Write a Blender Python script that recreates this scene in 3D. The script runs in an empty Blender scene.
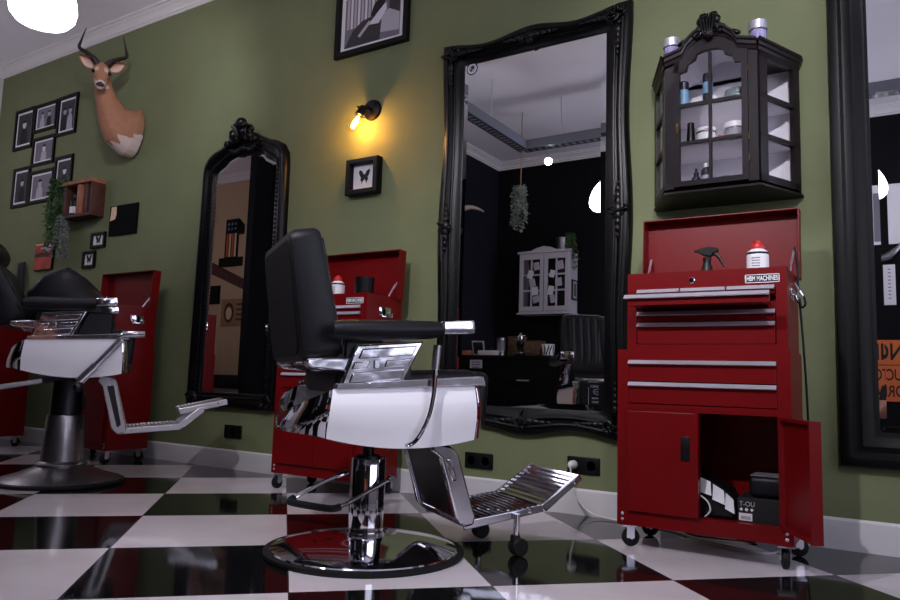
import bpy, bmesh, math, random
from mathutils import Vector, Matrix, Euler
PI = math.pi
S = bpy.context.scene
COL = S.collection
RND = random.Random(7)

# ------------------------------------------------------------------ helpers
def lin(c):
    return tuple((v / 255 / 12.92) if v / 255 <= .04045 else ((v / 255 + .055) / 1.055) ** 2.4 for v in c)

def mat(name, rgb, rough=.5, metal=0., spec=.5, noise=0., nscale=20., bump=0., bscale=200., coat=0., emit=None, estr=0., trans=0., ior=1.45, alpha=1.):
    m = bpy.data.materials.new(name); m.use_nodes = True
    nt = m.node_tree; b = nt.nodes['Principled BSDF']
    c = lin(rgb)
    b.inputs['Base Color'].default_value = (*c, 1)
    b.inputs['Roughness'].default_value = rough
    b.inputs['Metallic'].default_value = metal
    b.inputs['Specular IOR Level'].default_value = spec
    b.inputs['Coat Weight'].default_value = coat
    b.inputs['Coat Roughness'].default_value = .06
    b.inputs['Transmission Weight'].default_value = trans
    b.inputs['IOR'].default_value = ior
    b.inputs['Alpha'].default_value = alpha
    if emit:
        b.inputs['Emission Color'].default_value = (*lin(emit), 1)
        b.inputs['Emission Strength'].default_value = estr
    if noise or bump:
        tc = nt.nodes.new('ShaderNodeTexCoord')
    if noise:
        n = nt.nodes.new('ShaderNodeTexNoise'); n.inputs['Scale'].default_value = nscale; n.inputs['Detail'].default_value = 4
        nt.links.new(tc.outputs['Object'], n.inputs['Vector'])
        r = nt.nodes.new('ShaderNodeValToRGB')
        r.color_ramp.elements[0].position = .3; r.color_ramp.elements[1].position = .7
        r.color_ramp.elements[0].color = (*[v * (1 - noise) for v in c], 1)
        r.color_ramp.elements[1].color = (*[min(1, v * (1 + noise)) for v in c], 1)
        nt.links.new(n.outputs['Fac'], r.inputs['Fac']); nt.links.new(r.outputs['Color'], b.inputs['Base Color'])
    if bump:
        n2 = nt.nodes.new('ShaderNodeTexNoise'); n2.inputs['Scale'].default_value = bscale; n2.inputs['Detail'].default_value = 3
        nt.links.new(tc.outputs['Object'], n2.inputs['Vector'])
        bp = nt.nodes.new('ShaderNodeBump'); bp.inputs['Strength'].default_value = bump; bp.inputs['Distance'].default_value = .002 if bscale > 20 else .03
        nt.links.new(n2.outputs['Fac'], bp.inputs['Height']); nt.links.new(bp.outputs['Normal'], b.inputs['Normal'])
    return m

def V(*a): return Vector(a)

class MB:
    def __init__(self): self.bm = bmesh.new()
    def _x(self, geom, M):
        bmesh.ops.transform(self.bm, matrix=M, verts=geom)
    def box(self, c, s, rot=None, bev=0., seg=2):
        t = bmesh.new()
        bmesh.ops.create_cube(t, size=1)
        bmesh.ops.scale(t, vec=s, verts=t.verts)
        if bev: bmesh.ops.bevel(t, geom=list(t.edges), offset=min(bev, min(s) * .49), segments=seg, profile=.5, affect='EDGES')
        M = Matrix.Translation(c)
        if rot is not None: M = M @ Euler(rot).to_matrix().to_4x4()
        bmesh.ops.transform(t, matrix=M, verts=t.verts)
        self.merge(t); return self
    nb = 0
    def bx(self, x0, x1, y0, y1, z0, z1, bev=0., seg=2):
        if min(abs(x1 - x0), abs(y1 - y0), abs(z1 - z0)) > .003:   # no two faces of one mesh in the same plane
            e = .00017 * (self.nb % 9); self.nb += 1
            x0, x1, y0, y1, z0, z1 = min(x0, x1) - e, max(x0, x1) + e, min(y0, y1) - e, max(y0, y1) + e, min(z0, z1) - e, max(z0, z1) + e
        return self.box(((x0 + x1) / 2, (y0 + y1) / 2, (z0 + z1) / 2), (abs(x1 - x0), abs(y1 - y0), abs(z1 - z0)), bev=bev, seg=seg)
    def merge(self, t):
        me = bpy.data.meshes.new('tmp'); t.to_mesh(me); t.free()
        self.bm.from_mesh(me); bpy.data.meshes.remove(me)
    def sphere(self, c, r, sc=(1, 1, 1), rot=None, u=16, v=10):
        t = bmesh.new(); bmesh.ops.create_uvsphere(t, u_segments=u, v_segments=v, radius=r)
        M = Matrix.Translation(c)
        if rot is not None: M = M @ Euler(rot).to_matrix().to_4x4()
        M = M @ Matrix.Diagonal((*sc, 1))
        bmesh.ops.transform(t, matrix=M, verts=t.verts); self.merge(t); return self
    def rings(self, rings, closed=True, cap=True, loop=False):
        vs = [[self.bm.verts.new(p) for p in r] for r in rings]
        n = len(vs[0])
        R = len(vs)
        for i in range(R if loop else R - 1):
            a, b = vs[i], vs[(i + 1) % R]
            for k in range(n if closed else n - 1):
                try: self.bm.faces.new((a[k], a[(k + 1) % n], b[(k + 1) % n], b[k]))
                except ValueError: pass
        if cap and not loop:
            for r in (vs[0], vs[-1]):
                try: self.bm.faces.new(r)
                except ValueError: pass
        return self
    def tube(self, pts, r, seg=12, sc=(1, 1), loop=False, up=None):
        pts = [Vector(p) for p in pts]; n = len(pts)
        rr = r if isinstance(r, (list, tuple)) else [r] * n
        T = []
        for i in range(n):
            if loop: d = pts[(i + 1) % n] - pts[i - 1]
            else: d = pts[min(i + 1, n - 1)] - pts[max(i - 1, 0)]
            T.append(d.normalized())
        u = Vector(up) if up else (V(0, 0, 1) if abs(T[0].z) < .9 else V(1, 0, 0))
        u = (u - T[0] * u.dot(T[0])).normalized()
        out = []
        for i in range(n):
            u = (u - T[i] * u.dot(T[i])).normalized(); w = T[i].cross(u)
            out.append([pts[i] + (u * math.cos(2 * PI * k / seg) * sc[0] + w * math.sin(2 * PI * k / seg) * sc[1]) * rr[i] for k in range(seg)])
        return self.rings(out, loop=loop)
    def lathe(self, prof, seg=32, c=(0, 0, 0), axis='Z'):
        c = Vector(c); rings = []
        for (r, z) in prof:
            ring = []
            for k in range(seg):
                a = 2 * PI * k / seg; x, y = max(r, 1e-4) * math.cos(a), max(r, 1e-4) * math.sin(a)
                p = {'Z': V(x, y, z), 'Y': V(x, z, y), 'X': V(z, x, y)}[axis]
                ring.append(c + p)
            rings.append(ring)
        return self.rings(rings)
    def prism(self, pts, f0, f1):
        """outline pts (2D) swept between two mapping functions"""
        return self.rings([[Vector(f0(*p)) for p in pts], [Vector(f1(*p)) for p in pts]])
    def xz(self, pts, y0, y1):
        return self.prism(pts, lambda a, b: (a, y0, b), lambda a, b: (a, y1, b))
    def xy(self, pts, z0, z1):
        return self.prism(pts, lambda a, b: (a, b, z0), lambda a, b: (a, b, z1))
    def yz(self, pts, x0, x1):
        return self.prism(pts, lambda a, b: (x0, a, b), lambda a, b: (x1, a, b))
    def move(self, M):
        bmesh.ops.transform(self.bm, matrix=M, verts=self.bm.verts); return self
    def build(self, name, m, parent=None, smooth=35, bevel=0., sub=0, loc=None):
        bm = self.bm
        bmesh.ops.remove_doubles(bm, verts=bm.verts, dist=1e-6)
        bmesh.ops.recalc_face_normals(bm, faces=bm.faces)
        me = bpy.data.meshes.new(name); bm.to_mesh(me); bm.free()
        o = bpy.data.objects.new(name, me); COL.objects.link(o)
        if m is not None: me.materials.append(m)
        if smooth:
            me.polygons.foreach_set('use_smooth', [True] * len(me.polygons))
            me.set_sharp_from_angle(angle=math.radians(smooth))
        if bevel:
            b = o.modifiers.new('bevel', 'BEVEL'); b.width = bevel; b.segments = 2; b.limit_method = 'ANGLE'; b.angle_limit = math.radians(40)
            b.harden_normals = False
        if sub:
            s = o.modifiers.new('sub', 'SUBSURF'); s.levels = sub; s.render_levels = sub
        if parent is not None: o.parent = parent
        if loc is not None: o.location = loc
        return o

def tag(o, label, cat, group=None):
    o['label'] = label; o['category'] = cat
    if group: o['group'] = group
    return o
def thing(name, label, cat, loc=(0, 0, 0), rz=0., group=None):
    o = bpy.data.objects.new(name, None); COL.objects.link(o); o.empty_display_size = .1
    o.location = loc; o.rotation_euler = (0, 0, rz)
    return tag(o, label, cat, group)
def struct(o):
    o['kind'] = 'structure'; return o
def dup(root, loc, rz=None):
    r = root.copy(); COL.objects.link(r); r.location = loc
    if rz is not None: r.rotation_euler = (0, 0, rz)
    for ch in root.children:
        c = ch.copy(); COL.objects.link(c); c.parent = r
        for g in ch.children:
            d = g.copy(); COL.objects.link(d); d.parent = c
    return r
def text(s, size, m, parent, name='lettering', loc=(0, 0, 0), rot=(PI / 2, 0, 0), sx=1., ext=.0006, bold=0., align='CENTER', loc_only=None):
    cu = bpy.data.curves.new(name, 'FONT'); cu.body = s; cu.size = size; cu.extrude = ext; cu.align_x = align; cu.align_y = 'CENTER'; cu.offset = bold
    t = bpy.data.objects.new('tmp', cu); COL.objects.link(t)
    dg = bpy.context.evaluated_depsgraph_get(); dg.update()
    me = bpy.data.meshes.new_from_object(t.evaluated_get(dg))
    bpy.data.objects.remove(t)
    M = Matrix.Translation(loc) @ Euler(rot).to_matrix().to_4x4() @ Matrix.Diagonal((sx, 1, 1, 1))
    me.transform(M)
    me.materials.clear(); me.materials.append(m)
    o = bpy.data.objects.new(name, me); COL.objects.link(o)
    if parent is not None: o.parent = parent
    return o
def circ(r, n=24, cx=0., cy=0., a0=0.):
    return [(cx + r * math.cos(a0 + 2 * PI * k / n), cy + r * math.sin(a0 + 2 * PI * k / n)) for k in range(n)]
def smooth_pts(pts, n=6, loop=False):
    P = [Vector(p) for p in pts]; out = []
    N = len(P)
    for i in range(N if loop else N - 1):
        if loop: a, b, c, d = P[i - 1], P[i], P[(i + 1) % N], P[(i + 2) % N]
        else: a, b, c, d = P[max(i - 1, 0)], P[i], P[i + 1], P[min(i + 2, N - 1)]
        for k in range(n):
            t = k / n
            out.append(.5 * ((2 * b) + (c - a) * t + (2 * a - 5 * b + 4 * c - d) * t * t + (3 * b - a - 3 * c + d) * t ** 3))
    if not loop: out.append(P[-1])
    return out

# ------------------------------------------------------------------ materials
M = {}
M['green'] = mat('green_wall_paint', (116, 123, 90), .75, spec=.25, noise=.05, nscale=5, bump=.35, bscale=160)
M['white_wall'] = mat('white_wall_paint', (205, 200, 198), .7)
M['ceiling'] = mat('ceiling_paint', (240, 238, 244), .75, noise=.02, nscale=3)
M['crown'] = mat('crown_paint', (225, 222, 222), .55)
M['skirt'] = mat('skirting_paint', (214, 211, 213), .5)
M['dark_wall'] = mat('dark_wall_paint', (24, 25, 34), .8, spec=.2)
M['black_wall'] = mat('black_wall_paint', (10, 10, 13), .8, spec=.2)
M['beige'] = mat('beige_wall_paint', (190, 160, 130), .75)
M['red'] = mat('red_enamel', (104, 6, 10), .36, spec=.26, coat=.05, noise=.04, nscale=9, bump=.05, bscale=60)
M['red_in'] = mat('red_enamel_inside', (124, 10, 18), .45, spec=.4)
M['alu'] = mat('satin_aluminium', (216, 214, 224), .3, .75)
M['chrome'] = mat('chrome', (226, 226, 232), .06, 1.)
M['polish'] = mat('polished_cast_aluminium', (205, 205, 212), .16, 1., noise=.1, nscale=14)
M['cast'] = mat('cast_chrome', (222, 222, 230), .12, 1., noise=.05, nscale=14, bump=.22, bscale=4.5)
M['bright'] = mat('bright_aluminium', (226, 224, 230), .25, .75)
M['steel'] = mat('brushed_steel', (150, 147, 150), .33, 1., noise=.12, nscale=40)
M['darksteel'] = mat('dark_steel', (60, 60, 64), .35, 1.)
M['leather'] = mat('black_leatherette', (14, 14, 19), .45, spec=.32, bump=.25, bscale=350)
M['leather_back'] = mat('black_vinyl_back', (7, 6, 7), .6, spec=.15, bump=.15, bscale=350)
M['blackplastic'] = mat('black_plastic', (9, 9, 10), .4, spec=.35)
M['matte_black'] = mat('matte_black', (8, 8, 9), .8, spec=.1)
M['rubber'] = mat('black_rubber', (16, 16, 17), .6, spec=.3)
M['shell'] = mat('white_gelcoat', (246, 244, 248), .25, spec=.45, coat=.3)
M['lacquer'] = mat('black_lacquer', (5, 5, 7), .32, spec=.25, noise=.3, nscale=30)
M['frameblack'] = mat('black_frame_paint', (6, 6, 7), .42, spec=.22)
M['carve'] = mat('carved_black_lacquer', (5, 5, 7), .32, spec=.32, bump=.6, bscale=70)
M['cabwood'] = mat('ebonised_wood', (27, 19, 22), .42, spec=.3, noise=.25, nscale=24)
M['cabinside'] = mat('cabinet_lining', (238, 235, 242), .6, noise=.03, nscale=12)
M['paper'] = mat('white_paper', (226, 224, 228), .7)
M['white'] = mat('white_plastic', (225, 224, 228), .4)
M['blackpaper'] = mat('black_print', (16, 16, 18), .6)
M['redcap'] = mat('red_plastic', (190, 30, 28), .4)
M['bluecan'] = mat('pale_blue_label', (120, 160, 190), .4)
M['navy'] = mat('dark_tube', (26, 32, 44), .35)
M['teal'] = mat('green_tin', (42, 82, 76), .35)
M['tan'] = mat('tan_tin', (150, 120, 84), .4)
M['amber'] = mat('amber_jar', (52, 26, 22), .25)
M['redjar'] = mat('red_jar', (130, 22, 30), .3)
M['lilac'] = mat('lilac_wax', (150, 145, 190), .5)
M['brass'] = mat('dark_brass', (92, 74, 52), .35, 1.)
M['gunmetal'] = mat('gunmetal_black', (26, 24, 24), .32, .6)
M['oldwood'] = mat('reclaimed_wood', (150, 92, 66), .6, noise=.35, nscale=16, bump=.3, bscale=40)
M['darkwood'] = mat('dark_reclaimed_wood', (72, 38, 30), .6, noise=.35, nscale=18)
M['leaf'] = mat('plant_green', (56, 84, 44), .6, noise=.35, nscale=9)
M['moss'] = mat('silver_moss', (116, 124, 116), .7, noise=.3, nscale=9)
M['fur'] = mat('tan_fur', (154, 108, 82), .75, noise=.1, nscale=18, bump=.3, bscale=140)
M['furwhite'] = mat('white_fur', (196, 178, 170), .8, bump=.3, bscale=140)
M['furdark'] = mat('dark_fur', (40, 26, 22), .6)
M['pink'] = mat('inner_ear_fur', (206, 172, 160), .7)
M['horn'] = mat('ridged_horn', (34, 26, 26), .45, noise=.3, nscale=40)
M['palehorn'] = mat('pale_horn', (168, 156, 140), .5)
M['eye'] = mat('glass_eye', (10, 7, 6), .08)
M['print_dark'] = mat('photo_dark_grey', (46, 44, 50), .5)
M['print_mid'] = mat('photo_mid_grey', (112, 108, 118), .5)
M['print_light'] = mat('photo_light_grey', (176, 172, 184), .5)
M['print_white'] = mat('photo_white', (214, 210, 220), .5)
M['orange'] = mat('orange_sign', (206, 104, 50), .5)
M['whitepaint'] = mat('white_painted_wood', (186, 182, 188), .6)
M['zinc'] = mat('zinc_bucket', (150, 152, 160), .35, 1.)
M['wicker'] = mat('brown_wicker', (86, 66, 46), .7, noise=.5, nscale=60)
M['cordwhite'] = mat('white_cord', (214, 212, 210), .45)
M['rail'] = mat('grey_rail_metal', (120, 124, 134), .4, .4)
M['railblack'] = mat('black_perforated_rail', (28, 28, 32), .5)
M['sunset'] = mat('red_sunset_print', (172, 66, 52), .35, noise=.5, nscale=9)
M['cream'] = mat('cream_print', (226, 190, 160), .5)
M['stripe_orange'] = mat('orange_stripe_print', (188, 92, 50), .5)
M['skin'] = mat('skin', (196, 146, 128), .5)
M['cloth'] = mat('dark_cloth', (40, 40, 48), .85)
M['hair'] = mat('dark_hair', (40, 30, 26), .6)
M['lampshade'] = mat('opal_glass_lamp', (255, 255, 255), .3, emit=(243, 236, 255), estr=12)
M['bulbwarm'] = mat('warm_filament', (255, 190, 90), .3, emit=(255, 170, 60), estr=260)
M['spotlens'] = mat('spot_lens', (255, 255, 255), .3, emit=(240, 245, 255), estr=150)

def glass_mat(name, tint=(1, 1, 1), ior=1.5):
    m = bpy.data.materials.new(name); m.use_nodes = True; nt = m.node_tree; nt.nodes.clear()
    o = nt.nodes.new('ShaderNodeOutputMaterial'); mx = nt.nodes.new('ShaderNodeMixShader')
    t = nt.nodes.new('ShaderNodeBsdfTransparent'); g = nt.nodes.new('ShaderNodeBsdfGlossy')
    t.inputs['Color'].default_value = (*tint, 1); g.inputs['Roughness'].default_value = .02
    fr = nt.nodes.new('ShaderNodeFresnel'); fr.inputs['IOR'].default_value = ior
    ge = nt.nodes.new('ShaderNodeNewGeometry'); mu = nt.nodes.new('ShaderNodeMath'); mu.operation = 'MULTIPLY'; iv = nt.nodes.new('ShaderNodeMath'); iv.operation = 'SUBTRACT'; iv.inputs[0].default_value = 1.
    nt.links.new(ge.outputs['Backfacing'], iv.inputs[1]); nt.links.new(fr.outputs[0], mu.inputs[0]); nt.links.new(iv.outputs[0], mu.inputs[1]); nt.links.new(mu.outputs[0], mx.inputs[0]); nt.links.new(t.outputs[0], mx.inputs[1]); nt.links.new(g.outputs[0], mx.inputs[2])
    nt.links.new(mx.outputs[0], o.inputs['Surface']); return m
M['glass'] = glass_mat('clear_glass')
M['pane'] = glass_mat('thin_cabinet_glass', ior=1.25)
M['bulbglass'] = glass_mat('bulb_glass', (1, .93, .8))
def mirror_mat():
    m = bpy.data.materials.new('silvered_mirror'); m.use_nodes = True; nt = m.node_tree; nt.nodes.clear()
    o = nt.nodes.new('ShaderNodeOutputMaterial'); g = nt.nodes.new('ShaderNodeBsdfGlossy')
    g.inputs['Roughness'].default_value = 0.; g.inputs['Color'].default_value = (.86, .87, .88, 1)
    nt.links.new(g.outputs[0], o.inputs['Surface']); return m
M['mirror'] = mirror_mat()

def floor_mat(ox, oy, T):
    m = bpy.data.materials.new('checker_floor_tiles'); m.use_nodes = True; nt = m.node_tree; N = nt.nodes; L = nt.links
    b = N['Principled BSDF']
    tc = N.new('ShaderNodeTexCoord'); sp = N.new('ShaderNodeSeparateXYZ'); L.new(tc.outputs['Object'], sp.inputs[0])
    def math_(op, a, b_=None):
        n = N.new('ShaderNodeMath'); n.operation = op
        for i, v in enumerate((a, b_)):
            if v is None: continue
            if isinstance(v, (int, float)): n.inputs[i].default_value = v
            else: L.new(v, n.inputs[i])
        return n.outputs[0]
    x = math_('SUBTRACT', sp.outputs[0], ox); y = math_('SUBTRACT', sp.outputs[1], oy)
    k = .70710678 / T
    i = math_('MULTIPLY', math_('ADD', x, y), k); j = math_('MULTIPLY', math_('SUBTRACT', y, x), k)
    par = math_('FLOORED_MODULO', math_('ADD', math_('FLOOR', i), math_('FLOOR', j)), 2.)
    def edge(t):
        f = math_('FRACT', t); return math_('MINIMUM', f, math_('SUBTRACT', 1., f))
    gr = math_('LESS_THAN', math_('MINIMUM', edge(i), edge(j)), .0032)
    nz = N.new('ShaderNodeTexNoise'); nz.inputs['Scale'].default_value = 3.; nz.inputs['Detail'].default_value = 5; L.new(tc.outputs['Object'], nz.inputs['Vector'])
    rw = N.new('ShaderNodeValToRGB'); rw.color_ramp.elements[0].position = .3; rw.color_ramp.elements[1].position = .7
    rw.color_ramp.elements[0].color = (*lin((196, 188, 192)), 1); rw.color_ramp.elements[1].color = (*lin((208, 201, 204)), 1)
    L.new(nz.outputs['Fac'], rw.inputs[0])
    mx = N.new('ShaderNodeMix'); mx.data_type = 'RGBA'; L.new(par, mx.inputs[0]); L.new(rw.outputs[0], mx.inputs[6]); mx.inputs[7].default_value = (*lin((15, 15, 16)), 1)
    m2 = N.new('ShaderNodeMix'); m2.data_type = 'RGBA'; L.new(gr, m2.inputs[0]); L.new(mx.outputs[2], m2.inputs[6]); m2.inputs[7].default_value = (*lin((62, 56, 60)), 1)
    L.new(m2.outputs[2], b.inputs['Base Color'])
    b.inputs['Roughness'].default_value = .07; b.inputs['Specular IOR Level'].default_value = .5
    nz2 = N.new('ShaderNodeTexNoise'); nz2.inputs['Scale'].default_value = 7.; L.new(tc.outputs['Object'], nz2.inputs['Vector'])
    bp = N.new('ShaderNodeBump'); bp.inputs['Strength'].default_value = .02; bp.inputs['Distance'].default_value = .01; L.new(nz2.outputs['Fac'], bp.inputs['Height']); L.new(bp.outputs[0], b.inputs['Normal'])
    return m

# ------------------------------------------------------------------ the room
H = 3.43
XL, XR, YB = -5.72, 4.3, -4.8
fm = MB(); fm.bx(-9.2, XR + .1, YB - .1, .1, -.1, 0.); struct(fm.build('floor', floor_mat(0., -1.75415, .6), smooth=0))
fm = MB(); fm.bx(-9.2, XR + .1, YB - .1, .1, H, H + .1); struct(fm.build('ceiling', M['ceiling'], smooth=0))
fm = MB(); fm.bx(XL - .1, XR + .1, 0, .1, 0, H); struct(fm.build('wall_front', M['green'], smooth=0))
fm = MB(); fm.bx(XL - .1, XL, -1.95, 0, 0, H); struct(fm.build('wall_left', M['white_wall'], smooth=0))
wy0, wy1, wz0, wz1 = -4.35, -.6, .8, 3.1
fm = MB(); fm.bx(XR, XR + .1, YB, wy0, 0, H); fm.bx(XR, XR + .1, wy1, 0, 0, H); fm.bx(XR, XR + .1, wy0, wy1, 0, wz0); fm.bx(XR, XR + .1, wy0, wy1, wz1, H); struct(fm.build('wall_right', M['white_wall'], smooth=0))
wn = bpy.data.objects.new('window_1', None); COL.objects.link(wn); struct(wn)
fm = MB(); t = .05
fm.bx(XR, XR + .08, wy0, wy0 + t, wz0, wz1); fm.bx(XR, XR + .08, wy1 - t, wy1, wz0, wz1); fm.bx(XR, XR + .08, wy0, wy1, wz0, wz0 + t); fm.bx(XR, XR + .08, wy0, wy1, wz1 - t, wz1)
for k in (1, 2): fm.bx(XR, XR + .08, wy0 + (wy1 - wy0) * k / 3 - .025, wy0 + (wy1 - wy0) * k / 3 + .025, wz0, wz1)
struct(fm.build('window_frame', M['frameblack'], wn, smooth=0))
fm = MB(); fm.rings([[V(XR + .04, a, b) for a, b in ((wy0, wz0), (wy1, wz0), (wy1, wz1), (wy0, wz1))]], cap=True) if False else fm.bx(XR + .039, XR + .0415, wy0 + .01, wy1 - .01, wz0 + .01, wz1 - .01); struct(fm.build('window_pane', M['glass'], wn, smooth=0))
pl = bpy.data.lights.new('window_portal', 'AREA'); pl.shape = 'RECTANGLE'; pl.size = wz1 - wz0; pl.size_y = wy1 - wy0; pl.cycles.is_portal = True
po = bpy.data.objects.new('window_portal', pl); COL.objects.link(po); po.location = (XR + .095, (wy0 + wy1) / 2, (wz0 + wz1) / 2); po.rotation_euler = (0, PI / 2, 0)
fm = MB(); fm.bx(-5.1, XR, YB - .1, YB, 0, H); struct(fm.build('wall_rear', M['black_wall'], smooth=0))
fm = MB(); fm.bx(-5.1, -5.0, -4.8, -2.56, 0, H); struct(fm.build('wall_passage', M['black_wall'], smooth=0))
fm = MB(); fm.bx(-3.05, -2.95, -4.8, -3.45, 0, H); struct(fm.build('wall_partition', M['dark_wall'], smooth=0))
fm = MB(); fm.bx(-9.1, -5.1, -3.7, -3.6, 0, H); struct(fm.build('wall_annex', M['beige'], smooth=0))
fm = MB(); fm.bx(-9.2, -9.1, -3.7, 0, 0, H); struct(fm.build('wall_annex_left', M['beige'], smooth=0))
fm = MB(); fm.bx(-9.1, XL - .1, 0., .1, 0, H); struct(fm.build('wall_annex_front', M['beige'], smooth=0))

def skirt(name, x0, x1, y, dy):
    o = MB(); y1 = y + dy
    o.yz([(y, 0), (y1, 0), (y1, .112), (y + dy * .45, .121), (y, .121)], x0, x1)
    return struct(o.build(name, M['skirt'], smooth=0))
skirt('baseboard_front', XL, XR, 0, -.016)
skirt('baseboard_annex', -9.1, -5.1, -3.6, .016)
o = MB(); o.bx(XL, XL + .016, -1.95, 0, 0, .12); struct(o.build('baseboard_left', M['skirt'], smooth=0))
crown_prof = [(0, 0), (.012, 0), (.014, .018), (.03, .024), (.036, .045), (.062, .075), (.085, .09), (.088, .104), (.11, .108), (.112, .125), (0, .125)]
crown_prof = [(a * .74, b * .74) for a, b in crown_prof]
def crown(name, p0, p1, nrm):
    """crown moulding along the segment p0-p1; nrm points into the room"""
    o = MB(); rings = []
    p0, p1, nrm = V(*p0, 0), V(*p1, 0), V(*nrm, 0)
    for p in (p0, p1): rings.append([p + nrm * d + V(0, 0, H - .0925 + z) for d, z in crown_prof])
    o.rings(rings); return struct(o.build(name, M['crown'], smooth=0))
crown('trim_front', (XL, 0), (XR, 0), (0, -1))
crown('trim_left', (XL, -1.95), (XL, 0), (1, 0))
crown('trim_rear', (-2.95, YB), (XR, YB), (0, 1))
crown('trim_partition', (-2.95, YB), (-2.95, -3.45), (1, 0))
crown('trim_annex', (-9.1, -3.6), (-5.1, -3.6), (0, 1))
crown('trim_right', (XR, YB), (XR, 0), (-1, 0))

# ------------------------------------------------------------------ mirrors
def outline_frame(outer, inner, prof, y0=0.):
    """lofts a moulding between two matching closed outlines (x,z); prof = (fraction inward, projection)"""
    o = MB(); rings = []
    for s, d in prof:
        rings.append([V(a[0] + (b[0] - a[0]) * s, y0 - d, a[1] + (b[1] - a[1]) * s) for a, b in zip(outer, inner)])
    o.rings(rings, cap=False); return o
def glass_plate(inner, root, y, bev=.028, tilt=.0016):
    cx = sum(p[0] for p in inner) / len(inner); cz = sum(p[1] for p in inner) / len(inner)
    hx = max(abs(p[0] - cx) for p in inner); hz = max(abs(p[1] - cz) for p in inner)
    ins = [(cx + (p[0] - cx) * (1 - bev / hx), cz + (p[1] - cz) * (1 - bev / hz)) for p in inner]
    o = MB(); o.rings([[V(p[0], y, p[1]) for p in ins], [V(p[0], y + .003, p[1]) for p in ins]])
    g = o.build('mirror_glass', M['mirror'], root, smooth=0)
    o = MB(); o.rings([[V(p[0], y, p[1]) for p in ins], [V(p[0], y + tilt, p[1]) for p in inner], [V(p[0], y + .004, p[1]) for p in inner]], cap=False)
    o.build('bevelled_edge', M['mirror'], g, smooth=0)
    return g
def leaf_cluster(o, c, r, n, seed, flat=.5):
    q = random.Random(seed)
    for k in range(n):
        a = q.uniform(0, 2 * PI); d = r * math.sqrt(q.random())
        s = r * q.uniform(.22, .42)
        o.sphere((c[0] + d * math.cos(a), c[1] - q.uniform(.0, .02), c[2] + d * math.sin(a)), s, (1., .6, .45), (0, a + q.uniform(-.6, .6), 0), 10, 7)
def scroll(o, c, r, turns, dirn, y, th):
    pts = []; n = int(18 * turns)
    for k in range(n + 1):
        t = k / n; a = dirn * t * turns * 2 * PI; rr = r * (1 - .8 * t)
        pts.append((c[0] + rr * math.cos(a), y, c[1] + rr * math.sin(a)))
    o.tube(pts, [th * (1 - .5 * k / n) for k in range(n + 1)], 8)
def rect(x0, x1, z0, z1, n=8):
    P = []
    for k in range(n): P.append((x0 + (x1 - x0) * k / n, z0))
    for k in range(n): P.append((x1, z0 + (z1 - z0) * k / n))
    for k in range(n): P.append((x1 - (x1 - x0) * k / n, z1))
    for k in range(n): P.append((x0, z1 - (z1 - z0) * k / n))
    return P

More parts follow.
